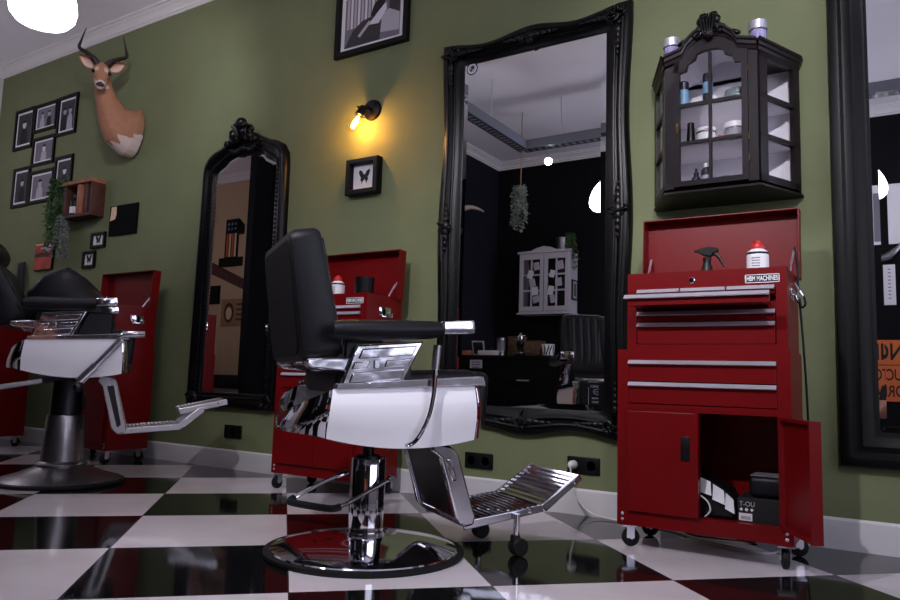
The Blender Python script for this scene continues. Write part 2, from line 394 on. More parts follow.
# --- middle mirror
def middle_mirror():
    x0, x1, z0, z1 = -.668, .405, .372, 2.475
    root = thing('wall_mirror', 'large mirror in carved black frame between the lit sconce and glazed cabinet', 'mirror', (0, 0, 0))
    prof = [(0, 0), (0, .03), (.06, .042), (.22, .05), (.34, .046), (.42, .036), (.5, .03), (.58, .034), (.66, .032), (.74, .024), (.9, .02), (1, .016), (1, .004)]
    out = rect(x0, x1, z0, z1, 24); inn = rect(-.546, .282, .488, 2.362, 24)
    # gently waved outer edge
    O2 = []
    for (x, z) in out:
        u = (x - x0) / (x1 - x0); w = (z - z0) / (z1 - z0)
        dz = .018 * math.cos(4 * PI * u) * (1 if z >= z1 - 1e-6 else -1 if z <= z0 + 1e-6 else 0) if (z >= z1 - 1e-6 or z <= z0 + 1e-6) else 0
        dx = .010 * math.cos(4 * PI * w) * (1 if x >= x1 - 1e-6 else -1) if (x >= x1 - 1e-6 or x <= x0 + 1e-6) else 0
        O2.append((x + dx, z + dz))
    outline_frame(O2, inn, prof).build('frame', M['lacquer'], root, smooth=50)
    # two rounded beads along the sides
    o = MB()
    for s in (.3, .62):
        P = [V(a[0] + (b[0] - a[0]) * s, -.046 if s < .5 else -.033, a[1] + (b[1] - a[1]) * s) for a, b in zip(O2, inn)]
        o.tube(P, .011 if s < .5 else .007, 8, loop=True)
    o.build('bead_moulding', M['lacquer'], root)
    for sx, cx in ((1, x0 + .055), (-1, x1 - .055)):
        for sz, cz in ((1, z0 + .055), (-1, z1 - .055)):
            o = MB(); leaf_cluster(o, (cx, -.05, cz), .05, 16, int(cx * 100 + cz * 37))
            scroll(o, (cx + sx * .03, cz + sz * .0), .035, 1.4, sx, -.056, .009)
            for k in range(5):
                o.sphere((cx + sx * (.07 + .03 * k), -.05, cz), .022 - .003 * k, (1.3, .6, .8), None, 10, 6)
                o.sphere((cx, -.05, cz + sz * (.07 + .03 * k)), .022 - .003 * k, (.8, .6, 1.3), None, 10, 6)
            o.build('corner_ornament', M['carve'], root)
    for (cx, cz, hz) in (((x0 + x1) / 2, z1 - .05, 0), ((x0 + x1) / 2, z0 + .05, 0), (x0 + .05, 1.45, 1), (x1 - .05, 1.45, 1)):
        o = MB(); leaf_cluster(o, (cx, -.048, cz), .045, 14, int(cx * 91 + cz * 53))
        for k in range(-4, 5):
            s = .03 - .0045 * abs(k)
            p = (cx, -.05, cz + .032 * k) if hz else (cx + .036 * k, -.05, cz)
            o.sphere(p, s, (.8, .55, 1.2) if hz else (1.2, .55, .8), None, 10, 6)
        o.build('carved_ornament', M['carve'], root)
    glass_plate(inn, root, -.012)
    # round sticker in the upper corner
    st = MB(); st.lathe([(.0, -.0128), (.036, -.0128), (.036, -.0122), (0, -.0122)], 32, (-.497, 0, 2.335), 'Y')
    s = st.build('round_sticker', M['blackpaper'], None)
    tag(s, 'small round black and white sticker in the upper corner of the large mirror', 'sticker')
    o = MB(); o.lathe([(.026, -.0132), (.029, -.0132), (.029, -.0128), (.026, -.0128)], 28, (-.497, 0, 2.335), 'Y'); o.build('ring_print', M['paper'], s)
    o = MB(); o.lathe([(0, -.0134), (.022, -.0134), (.022, -.0128), (0, -.0128)], 28, (-.497, 0, 2.335), 'Y'); o.build('face_print', M['print_light'], s)
    o = MB(); o.lathe([(0, -.0137), (.011, -.0137), (.011, -.0134), (0, -.0134)], 20, (-.493, 0, 2.341), 'Y'); o.sphere((-.502, -.0135, 2.326), .007, (1, .05, 1)); o.build('head_print', M['print_dark'], s)
middle_mirror()

# --- arched mirror on the left
def arched_mirror():
    root = thing('wall_mirror', 'tall narrow arched mirror in a black frame with a carved crest', 'mirror', (-2.275, 0, 0)); root.scale = (.925, 1, 1)
    half_o = [(-.455, .385), (-.45, .9), (-.445, 1.5), (-.44, 1.98), (-.43, 2.06), (-.39, 2.12), (-.32, 2.155), (-.25, 2.17), (-.18, 2.20), (-.10, 2.235), (0, 2.25)]
    half_i = [(-.335, .485), (-.33, .9), (-.325, 1.5), (-.322, 1.97), (-.315, 2.0), (-.28, 2.02), (-.23, 2.04), (-.19, 2.075), (-.13, 2.09), (-.07, 2.10), (0, 2.10)]
    def full(h): return h + [(-a, b) for a, b in h[-2::-1]]
    def dense(h):
        out = []
        for i in range(len(h) - 1):
            n = 8 if abs(h[i + 1][1] - h[i][1]) > .3 else 3
            for k in range(n): out.append((h[i][0] + (h[i + 1][0] - h[i][0]) * k / n, h[i][1] + (h[i + 1][1] - h[i][1]) * k / n))
        return out + [h[-1]]
    O2 = full(dense(half_o)); I2 = []
    hi = dense(half_o); 
    # match the inner outline sampling
    din = []
    for i in range(len(half_o) - 1):
        n = 8 if abs(half_o[i + 1][1] - half_o[i][1]) > .3 else 3
        for k in range(n): din.append((half_i[i][0] + (half_i[i + 1][0] - half_i[i][0]) * k / n, half_i[i][1] + (half_i[i + 1][1] - half_i[i][1]) * k / n))
    din.append(half_i[-1]); I2 = full(din)
    prof = [(0, 0), (0, .025), (.1, .045), (.25, .055), (.42, .05), (.55, .036), (.65, .034), (.8, .03), (.92, .024), (1, .016), (1, .004)]
    outline_frame(O2, I2, prof).build('frame', M['lacquer'], root, smooth=50)
    o = MB()
    for i in range(0, len(O2), 1):
        a, b = O2[i], O2[(i + 1) % len(O2)]; c, d = I2[i], I2[(i + 1) % len(I2)]
        L = math.hypot(b[0] - a[0], b[1] - a[1]); n = max(1, int(L / .024))
        for k in range(n):
            t = k / n; s = .72
            p = ((a[0] + (b[0] - a[0]) * t) * (1 - s) + (c[0] + (d[0] - c[0]) * t) * s, (a[1] + (b[1] - a[1]) * t) * (1 - s) + (c[1] + (d[1] - c[1]) * t) * s)
            o.sphere((p[0], -.034, p[1]), .0085, u=7, v=5)
    o.build('beading', M['lacquer'], root)
    o = MB()
    o.sphere((0, -.06, 2.28), .085, (.95, .5, .95)); o.sphere((0, -.075, 2.335), .05, (1.25, .7, .9))
    for s in (-1, 1):
        o.sphere((s * .09, -.055, 2.22), .06, (1.2, .5, .8)); o.sphere((s * .16, -.05, 2.195), .05, (1.3, .5, .7)); o.sphere((s * .225, -.045, 2.175), .035, (1.4, .5, .7))
        scroll(o, (s * .11, 2.255), .05, 1.5, s, -.075, .013); scroll(o, (s * .2, 2.19), .035, 1.3, s, -.065, .01)
        for k in range(5): o.tube([(0, -.09, 2.25), (s * .016 * (k + .5), -.108, 2.30), (s * .022 * (k + .5), -.09, 2.355 - .008 * k)], [.006, .011, .005], 6)
    for k in range(-5, 6): o.sphere((k * .03, -.05, 2.125 + .012 * math.cos(k)), .024, (1, .6, .9), None, 10, 7)
    o.move(Matrix.Translation((0, 0, 2.13)) @ Matrix.Diagonal((.78, 1, .84, 1)) @ Matrix.Translation((0, 0, -2.13)))
    o.build('crest', M['carve'], root)
    for s in (-1, 1):
        o = MB(); o.sphere((s * .385, -.045, .44), .05, (1, .4, 1)); leaf_cluster(o, (s * .385, -.05, .44), .045, 12, 5 + s); o.build('corner_ornament', M['carve'], root)
    glass_plate(I2, root, -.012)
arched_mirror()

# --- plain stepped mirror at the right
def plain_mirror():
    root = thing('wall_mirror', 'large mirror in a plain stepped black frame, beyond the open cabinet door', 'mirror', (0, 0, 0))
    x0, x1, z0, z1 = 1.258, 2.42, .325, 2.5
    prof = [(0, 0), (0, .03), (.05, .046), (.18, .052), (.28, .05), (.36, .04), (.44, .038), (.6, .046), (.74, .04), (.84, .03), (.92, .028), (1, .018), (1, .004)]
    out = rect(x0, x1, z0, z1, 6); inn = rect(1.402, 2.276, .462, 2.365, 6)
    outline_frame(out, inn, prof).build('frame', M['frameblack'], root, smooth=30)
    glass_plate(inn, root, -.012, bev=.024, tilt=-.0006)
plain_mirror()

# ------------------------------------------------------------------ pictures on the wall
def picture(name, label, cat, x0, x1, z0, z1, bw, depth, group=None, mount=None, fm='frameblack'):
    root = thing(name, label, cat, ((x0 + x1) / 2, 0, (z0 + z1) / 2), 0, group)
    w, h = (x1 - x0) / 2, (z1 - z0) / 2
    out = rect(-w, w, -h, h, 2); inn = rect(-w + bw, w - bw, -h + bw, h - bw, 2)
    outline_frame(out, inn, [(0, 0), (0, depth * .9), (.1, depth), (.8, depth), (.95, depth * .8), (1, depth * .35), (1, 0.)]).build('frame', M[fm], root, smooth=0)
    o = MB(); o.bx(-w + bw * .9, w - bw * .9, -depth * .3, -.001, -h + bw * .9, h - bw * .9)
    o.build('mount', M[mount or 'paper'], root, smooth=0)
    return root, w - bw, h - bw, -depth * .3
def flat(root, pts, y, m, name='print'):
    o = MB(); o.xz(pts, y, y - .0006); return o.build(name, M[m], root, smooth=0)

# seven small black frames
spec = [(-5.40, -5.08, 2.575, 2.955, 'upper left', 'standing figure', 0), (-5.075, -4.71, 2.69, 2.95, 'upper middle', 'two faces', 1), (-4.70, -4.40, 2.60, 2.955, 'upper right', 'pair of figures', 2),
        (-5.06, -4.70, 2.38, 2.64, 'centre', 'bearded man', 1), (-5.34, -5.06, 2.035, 2.40, 'lower left', 'dark profile', 0), (-5.055, -4.67, 2.04, 2.335, 'lower middle', 'face and hand', 1), (-4.665, -4.395, 2.075, 2.415, 'lower right', 'pale seated figure', 2)]
labs = ['narrow black framed portrait at the far end of the upper row of the photo cluster',
        'black framed wide portrait in the middle of the upper row of the photo cluster',
        'narrow black framed photograph nearest the deer head in the cluster',
        'black framed photograph alone in the middle of the photo cluster',
        'narrow black framed photograph at the far end of the lower row of the cluster',
        'black framed photograph in the middle of the lower row, above the sunset print',
        'narrow black framed photograph partly hidden by the trailing plant']
for i, (x0, x1, z0, z1, a, b, kd) in enumerate(spec):
    r, w, h, y = picture('wall_picture', labs[i], 'picture', x0, x1, z0, z1, .03, .018, 'photo cluster in black frames')
    iw, ih = (w * .84, h * .88) if kd != 1 else (w * .88, h * .86)
    flat(r, [(-iw, -ih), (iw, -ih), (iw, ih), (-iw, ih)], y, 'print_mid' if i % 2 else 'print_dark', 'print')
    q = random.Random(50 + i)
    heads = 2 if i in (1, 2) else 1
    for k in range(heads):
        cx = (k - .5) * iw * .8 if heads == 2 else q.uniform(-.2, .2) * iw
        s = min(iw, ih) * (.3 if heads == 2 else .36)
        flat(r, [(cx - s * 1.5, -ih), (cx + s * 1.5, -ih), (cx + s * 1.2, -ih * .2), (cx + s * .4, ih * .1), (cx - s * .4, ih * .1), (cx - s * 1.2, -ih * .2)], y - .0008, 'print_light' if (i + k) % 2 else 'blackpaper', 'figure_print')
        flat(r, [(cx + s * .8 * a, ih * .3 + s * b) for a, b in circ(1, 14)], y - .0016, 'print_light' if i % 3 else 'print_white', 'head_print')
        flat(r, [(cx + s * .85 * math.cos(t), ih * .3 + s * .35 + s * .7 * math.sin(t)) for t in [PI * k2 / 8 for k2 in range(9)]], y - .0022, 'blackpaper', 'hair_print')

# big framed photograph of a barber at work
r, w, h, y = picture('wall_picture', 'large black framed photograph of a barber shaving a reclining customer, above the sconce', 'picture', -1.515, -.945, 2.605, 3.045, .04, .03)
iw, ih = w * .88, h * .90
flat(r, [(-iw, -ih), (iw, -ih), (iw, ih), (-iw, ih)], y, 'print_mid', 'print')
for k in range(9):
    x = -iw * .92 + k * iw * .13
    flat(r, [(x, -ih * .25), (x + iw * .08, -ih * .25), (x + iw * .08, ih * .97), (x, ih * .97)], y - .0007, 'print_white' if k % 2 else 'print_light', 'curtain_print')
flat(r, [(iw * .25, -ih * .7), (iw * .98, -ih * .8), (iw * .98, -ih * .1), (iw * .6, ih * .15), (iw * .3, -ih * .1)], y - .0007, 'print_light', 'coat_print')
flat(r, [(-iw * .98, -ih * .98), (iw * .3, -ih * .98), (iw * .35, -ih * .2), (iw * .1, ih * .05), (-iw * .35, -ih * .05), (-iw * .7, -ih * .35)], y - .0012, 'print_dark', 'chair_print')
flat(r, [(-iw * .15, -ih * .28), (iw * .25, -ih * .33), (iw * .52, ih * .15), (iw * .5, ih * .42), (iw * .35, ih * .3), (iw * .1, -ih * .02)], y - .0018, 'print_white', 'shirt_print')
flat(r, [(-iw * .05, ih * .05), (iw * .1, ih * .0), (iw * .42, ih * .36), (iw * .5, ih * .6), (iw * .25, ih * .7), (iw * .06, ih * .45)], y - .0024, 'blackpaper', 'barber_print')
flat(r, [(iw * .38 + iw * .1 * a, ih * .72 + ih * .16 * b) for a, b in circ(1, 14)], y - .003, 'print_light', 'head_print')
flat(r, [(iw * .38 + iw * .12 * a, ih * .80 + ih * .14 * b) for a, b in circ(1, 14)], y - .0027, 'blackpaper', 'hair_print')
flat(r, [(-iw * .5, -ih * .62), (-iw * .42, -ih * .7), (-iw * .02, -ih * .2), (-iw * .1, -ih * .12)], y - .0024, 'print_light', 'trouser_print')
flat(r, [(iw * .6, -ih * .0), (iw * .98, -ih * .1), (iw * .98, ih * .95), (iw * .62, ih * .95)], y - .0005, 'print_dark', 'backdrop_print')

# butterflies in box frames
def butterfly(root, y, s):
    o = MB()
    for k in (-1, 1):
        for (pts, dy) in (([(0, .1), (.35, .75), (.75, .95), (.85, .6), (.6, .05), (.15, -.1)], .002), ([(0, 0), (.5, .02), (.6, -.35), (.42, -.5), (.38, -.85), (.25, -.55), (.08, -.3)], .0015)):
            o.xz([(k * a * s, b * s) for a, b in pts], y - dy, y - dy - .0008)
    o.tube([(0, y - .004, -.45 * s), (0, y - .005, 0), (0, y - .004, .4 * s)], [.03 * s, .07 * s, .04 * s], 6)
    return o.build('butterfly', M['blackpaper'], root, smooth=0)
for (x0, x1, z0, z1, s, lb) in ((-1.348, -1.108, 1.70, 1.92, .05, 'deep black box frame with a mounted butterfly below the lit sconce'),
                               (-4.03, -3.84, 1.575, 1.70, .042, 'small black framed butterfly nearer the black glass panel, upper of the pair'),
                               (-4.125, -3.955, 1.42, 1.555, .042, 'small black framed butterfly above the far red tool chest, lower of the pair')):
    r, w, h, y = picture('mounted_butterfly', lb, 'picture', x0, x1, z0, z1, .035 if s > .045 else .024, .055 if s > .045 else .02, 'framed butterflies')
    butterfly(r, y, s)

# black glass panel; its white reflection is painted on as a pale shape
r = thing('black_picture', 'glossy black square panel with a pale reflection painted at one side, on the green wall', 'picture', (-3.62, 0, 1.775))
o = MB(); o.bx(-.175, .175, -.016, 0, -.118, .118, .002); o.build('panel', M['matte_black'], r, smooth=0)
flat(r, [(-.165, 0.0), (-.10, .01), (-.085, .05), (-.09, .11), (-.155, .11), (-.16, .05)], -.0162, 'cream', 'painted_reflection')
# sunset print
r = thing('art_print', 'small red and orange sunset print on the wall under the trailing plant', 'picture', (-4.70, 0, 1.555))
o = MB(); o.bx(-.135, .135, -.02, 0, -.118, .118, .002); o.build('board', M['frameblack'], r, smooth=0)
flat(r, [(-.13, -.113), (.13, -.113), (.13, .113), (-.13, .113)], -.0202, 'sunset', 'print')
flat(r, [(-.13, .0), (.13, -.01), (.13, .02), (-.02, .035), (-.13, .025)], -.021, 'darkwood', 'shore_print')
flat(r, [(-.05, .06), (.06, .04), (.12, .06), (.12, .1), (.0, .1)], -.021, 'print_light', 'cloud_print')
flat(r, [(-.125, .098), (.0, .1), (0., .112), (-.125, .112)], -.0215, 'cream', 'glow_print')

# ------------------------------------------------------------------ crate shelf and plants
r = thing('crate_shelf', 'reclaimed wooden box shelf on the green wall beside the trailing plant', 'shelf', (-4.12, 0, 1.965))
o = MB(); o.bx(-.20, .215, -.125, 0, .125, .155, .004); o.build('top_board', M['oldwood'], r)
o = MB(); o.bx(-.175, .22, -.115, 0, -.145, -.12, .003); o.build('bottom_board', M['darkwood'], r)
o = MB(); o.bx(.195, .22, -.115, 0, -.12, .125, .003); o.build('side_board', M['darkwood'], r)
o = MB(); o.bx(-.175, -.15, -.115, 0, -.12, .125, .003); o.build('side_board', M['darkwood'], r)
o = MB(); o.bx(-.15, .195, -.012, 0, -.12, .125); o.build('back_board', M['darkwood'], r, smooth=0)
o = MB(); o.bx(.02, .075, -.12, -.014, -.12, .115, .002); tag(o.build('wooden_board', M['oldwood'], None, loc=(-4.12, 0, 1.965)), 'pale wooden board standing upright in the box shelf', 'board')
o = MB(); o.bx(.085, .135, -.10, -.014, -.12, .125, .002); tag(o.build('wooden_board', M['darkwood'], None, loc=(-4.12, 0, 1.965)), 'darker wooden board standing in the box shelf next to its side', 'board')
o = MB(); o.lathe([(0, 0), (.032, 0), (.034, .004), (.034, .12), (.03, .135), (.014, .15), (.014, .175), (0, .177)], 20); b = o.build('spray_can', M['blackplastic'], None, loc=(-4.215, -.065, 1.846)); tag(b, 'dark bottle with pale label in the box shelf', 'bottle')
o = MB(); o.lathe([(.0345, .02), (.0348, .02), (.0348, .075), (.0345, .075)], 20); o.build('label', M['paper'], b)

def trailing(name, label, loc, n, length, spread, m, seed, leaf=.02, th=.0016):
    q = random.Random(seed); root = thing(name, label, 'plant', loc)
    st = MB(); lf = MB()
    for k in range(n):
        a = q.uniform(0, 2 * PI); rr = spread * math.sqrt(q.random()); L = length * q.uniform(.45, 1.)
        x0, y0 = rr * .5 * math.cos(a), rr * .5 * math.sin(a) * .7
        x1, y1 = rr * math.cos(a) + q.uniform(-.02, .02), rr * math.sin(a) * .7
        P = [V(x0, y0, .0), V((x0 + x1) / 2, (y0 + y1) / 2, .03 - .1 * L), V(x1, y1, -.5 * L), V(x1 + q.uniform(-.03, .03), y1, -L)]
        P = smooth_pts(P, 4); st.tube(P, th, 5)
        for p in P[2:]:
            for j in range(3):
                d = V(q.uniform(-1, 1), q.uniform(-1, 1), q.uniform(-1, .3)).normalized() * leaf * q.uniform(.7, 1.3)
                w = d.cross(V(q.uniform(-1, 1), q.uniform(-1, 1), q.uniform(-1, 1))).normalized() * leaf * .28
                vs = [lf.bm.verts.new(p + v) for v in (V(0, 0, 0), d * .5 + w, d, d * .5 - w)]
                lf.bm.faces.new(vs)
    st.build('stems', M[m], root); o = lf.build('leaves', M[m], root, smooth=0)
    return root
trailing('trailing_plant', 'bushy green trailing plant hanging beside the wooden box shelf', (-4.40, -.10, 2.15), 46, .58, .10, 'leaf', 3, .035)
trailing('air_plant', 'silvery grey trailing moss hanging below the wooden box shelf', (-4.31, -.10, 1.83), 34, .36, .07, 'moss', 4, .022)

# strop on the wall
r = thing('leather_strop', 'black leather strops hanging on the green wall behind the far chair', 'strop', (-5.02, 0, 1.50))
for k, dx in enumerate((-.05, .045)):
    o = MB(); o.box((dx, -.02 - .012 * k, -.13), (.07, .008, .30), (0, .12 * (1 - 2 * k), 0), .003); o.build('strap', M['leather'], r)
o = MB(); o.lathe([(0, 0), (.012, 0), (.012, -.03), (0, -.03)], 12, (0, 0, .01), 'Y'); o.build('hook', M['darksteel'], r)

# ------------------------------------------------------------------ sconce
r = thing('wall_sconce', 'lit black industrial wall lamp with a bare filament bulb above the butterfly frame', 'lamp', (-1.20, 0, 2.225))
o = MB(); o.lathe([(0, 0), (.066, 0), (.066, -.006), (.06, -.016), (.03, -.026), (0, -.028)], 28, axis='Y'); o.build('backplate', M['gunmetal'], r)
o = MB(); o.tube([(0, -.02, 0), (0, -.055, .0), (-.012, -.08, -.012)], .010, 12); o.sphere((0, -.058, 0), .016); o.build('arm', M['gunmetal'], r)
dirb = V(-.045, -.05, -.15).normalized(); rotm = V(0, 0, 1).rotation_difference(dirb).to_matrix().to_4x4(); rotm.translation = V(-.012, -.08, -.012)
o = MB(); o.lathe([(0, -.012), (.018, -.012), (.024, 0), (.024, .035), (.027, .036), (.027, .05), (.02, .052), (0, .052)], 20); o.move(rotm); s = o.build('lamp_socket', M['gunmetal'], r)
o = MB(); o.tube([(.024, 0, .02), (.05, 0, .02)], .005, 8); o.move(rotm); o.build('switch_key', M['brass'], s)
o = MB(); o.lathe([(.013, .05), (.014, .065), (.022, .085), (.031, .11), (.033, .13), (.028, .15), (.015, .165), (0, .17)], 24); o.move(rotm); bl = o.build('bulb', M['bulbglass'], r)
o = MB()
for k in range(5):
    a = 2 * PI * k / 5
    o.tube([(.004 * math.cos(a), .004 * math.sin(a), .06), (.013 * math.cos(a + .3), .013 * math.sin(a + .3), .10), (.008 * math.cos(a + .6), .008 * math.sin(a + .6), .14)], .0022, 6)
o.move(rotm); o.build('filament', M['bulbwarm'], bl)
L = bpy.data.lights.new('sconce_light', 'POINT'); L.energy = 8; L.color = (1, .52, .13); L.shadow_soft_size = .012
lo = bpy.data.objects.new('sconce_light', L); COL.objects.link(lo); lo.location = V(-1.20, 0, 2.225) + rotm @ V(0, 0, .11)

# ------------------------------------------------------------------ sockets
def socket(name, label, x0, x1, z0, z1, n, group=None):
    r = thing(name, label, 'socket', ((x0 + x1) / 2, 0, (z0 + z1) / 2), 0, group)
    w, h = (x1 - x0) / 2, (z1 - z0) / 2
    o = MB(); o.bx(-w, w, -.012, 0, -h, h, .006, 3); o.build('cover_plate', M['blackplastic'], r)
    for k in range(n):
        cx = 0 if n == 1 else (-w / 2 + k * w)
        o = MB(); o.lathe([(.028, -.012), (.03, -.016), (.024, -.016), (.022, -.004), (0, -.004)], 24, (cx, 0, 0), 'Y'); o.build('outlet', M['rubber'], r)
    return r
socket('wall_socket', 'single black wall socket below the arched mirror', -2.325, -2.165, .195, .28, 1)
socket('wall_socket', 'double black wall socket with nothing plugged in, below the large mirror', -.475, -.31, .165, .245, 2)
socket('wall_socket', 'double black wall socket with a white plug in it', .098, .262, .19, .27, 2)
r = thing('power_cord', 'white plug and cord running from the double socket down to the floor', 'cord', (.135, -.016, .232))
o = MB(); o.lathe([(0, 0), (.02, 0), (.021, -.025), (.014, -.042), (.006, -.05), (0, -.05)], 16, axis='Y'); o.build('plug', M['white'], r)
o = MB(); o.tube(smooth_pts([(0, -.045, 0), (.01, -.062, -.02), (.018, -.05, -.10), (.05, -.04, -.17), (.12, -.035, -.215), (.28, -.05, -.226), (.5, -.1, -.226), (.62, -.2, -.226), (.85, -.30, -.226), (.93, -.22, -.226), (.96, -.18, -.15)], 6), .0045, 8); o.build('cord', M['cordwhite'], r)
o = MB(); o.tube(smooth_pts([(-.02, -.03, .22), (-.03, -.025, .17), (-.01, -.03, .10), (-.04, -.03, .05), (.0, -.05, .006), (.2, -.1, .006), (.33, -.06, .006), (.42, -.12, .006), (.2, -.16, .006), (.1, -.03, .006)], 5), .003, 6)
tag(o.build('cable', M['rubber'], None, loc=(.54, 0, 0)), 'thin black cable hanging to the floor behind the tool cabinet', 'cord')

# ------------------------------------------------------------------ tool cabinets
F0 = -.155   # local front plane, back at +.155
def handle_bar(o, x0, x1, z, y):
    o.yz([(y, z - .006), (y - .011, z - .008), (y - .016, z - .005), (y - .004, z + .009), (y, z + .009)], x0, x1)
def caster(root, x, y, ang):
    o = MB(); o.bx(-.028, .028, -.028, .028, .076, .082); o.box((-.016, .008, .055), (.003, .03, .045)); o.box((.016, .008, .055), (.003, .03, .045)); o.lathe([(0, -.019), (.006, -.019), (.006, .019), (0, .019)], 10, (0, .012, .034), 'X')
    o.move(Matrix.Translation((x, y, 0)) @ Matrix.Rotation(ang, 4, 'Z')); c = o.build('caster', M['alu'], root)
    o = MB(); o.lathe([(0, -.0125), (.026, -.0125), (.033, -.009), (.034, 0), (.033, .009), (.026, .0125), (0, .0125)], 24, (0, .012, .034), 'X')
    o.move(Matrix.Translation((x, y, 0)) @ Matrix.Rotation(ang, 4, 'Z')); o.build('wheel', M['rubber'], c)
def cabinet(label, x, dy, door_open, casters):
    r = thing('tool_cabinet', label, 'tool cabinet', (x, -.385 + dy, 0), 0, 'red rolling tool cabinets')
    w = .31; B = .155
    o = MB(); t = .012
    o.bx(-w, -w + t, F0, B, .085, .752); o.bx(w - t, w, F0, B, .085, .752); o.bx(-w, w, B - t, B, .085, .752); o.bx(-w, w, F0, B, .742, .752); o.bx(-w, w, F0, B, .128, .14); o.bx(-w, w, F0, B, .53, .54)
    o.bx(-w, -w + .042, F0, F0 + .012, .085, .752); o.bx(w - .042, w, F0, F0 + .012, .085, .752)
    o.bx(-w, w, F0, F0 + .012, .715, .752); o.bx(-w, w, F0, F0 + .012, .52, .545); o.bx(-w, w, F0, F0 + .014, .085, .14)
    o.bx(-w, w, F0 + .02, B, .085, .09)
    o.build('body', M['red'], r, smooth=0)
    for (z0, z1) in ((.633, .712), (.548, .628)):
        o = MB(); o.bx(-w + .044, w - .044, F0 - .004, F0 + .02, z0, z1, .002); d = o.build('drawer', M['red'], r, smooth=0)
        o = MB(); handle_bar(o, -w + .044, w - .044, z1 - .008, F0 - .004); o.build('drawer_handle', M['alu'], d, smooth=0)
    # doors
    for side in (-1, 1):
        o = MB(); dw = .264
        o.bx(0, dw, -.016, 0, 0, .376, .002); o.bx(dw - .012, dw, -.016, .02, 0, .376); o.bx(0, dw, 0, .016, 0, .01); o.bx(0, dw, 0, .016, .366, .376)
        h = MB(); h.bx(dw - .062, dw - .028, -.019, -.012, .20, .29, .003); h.bx(dw - .055, dw - .034, -.0, .006, .2, .29, .002)
        if side == -1: Mx = Matrix.Translation((-w + .044, F0, .142))
        else:
            ang = math.radians(118 if door_open else 0)
            Mx = Matrix.Translation((w - .044 + (.02 if door_open else 0), F0 - (.004 if door_open else 0), .142)) @ Matrix.Rotation(ang, 4, 'Z') @ Matrix.Diagonal((-1, 1, 1, 1))
        o.move(Mx); h.move(Mx)
        d = o.build('door', M['red'], r, smooth=0); h.build('door_pull', M['blackplastic'], d)
    for sx in (-1, 1):
        for z in (.105, .125):
            o = MB(); o.sphere((sx * (w - .02), F0 - .001, z), .006, (1, .5, 1), None, 10, 6); o.build('bolt', M['alu'], r)
    o = MB()
    o.lathe([(0, .0), (.004, 0), (.004, .002), (0, .002)], 6, (w - .02, F0, .4), 'Y'); o.build('rivet', M['red'], r)
    for (sx, sy), a in zip(((-1, -1), (1, -1), (-1, 1), (1, 1)), casters): caster(r, sx * (w - .03), sy * .125, a)
    return r
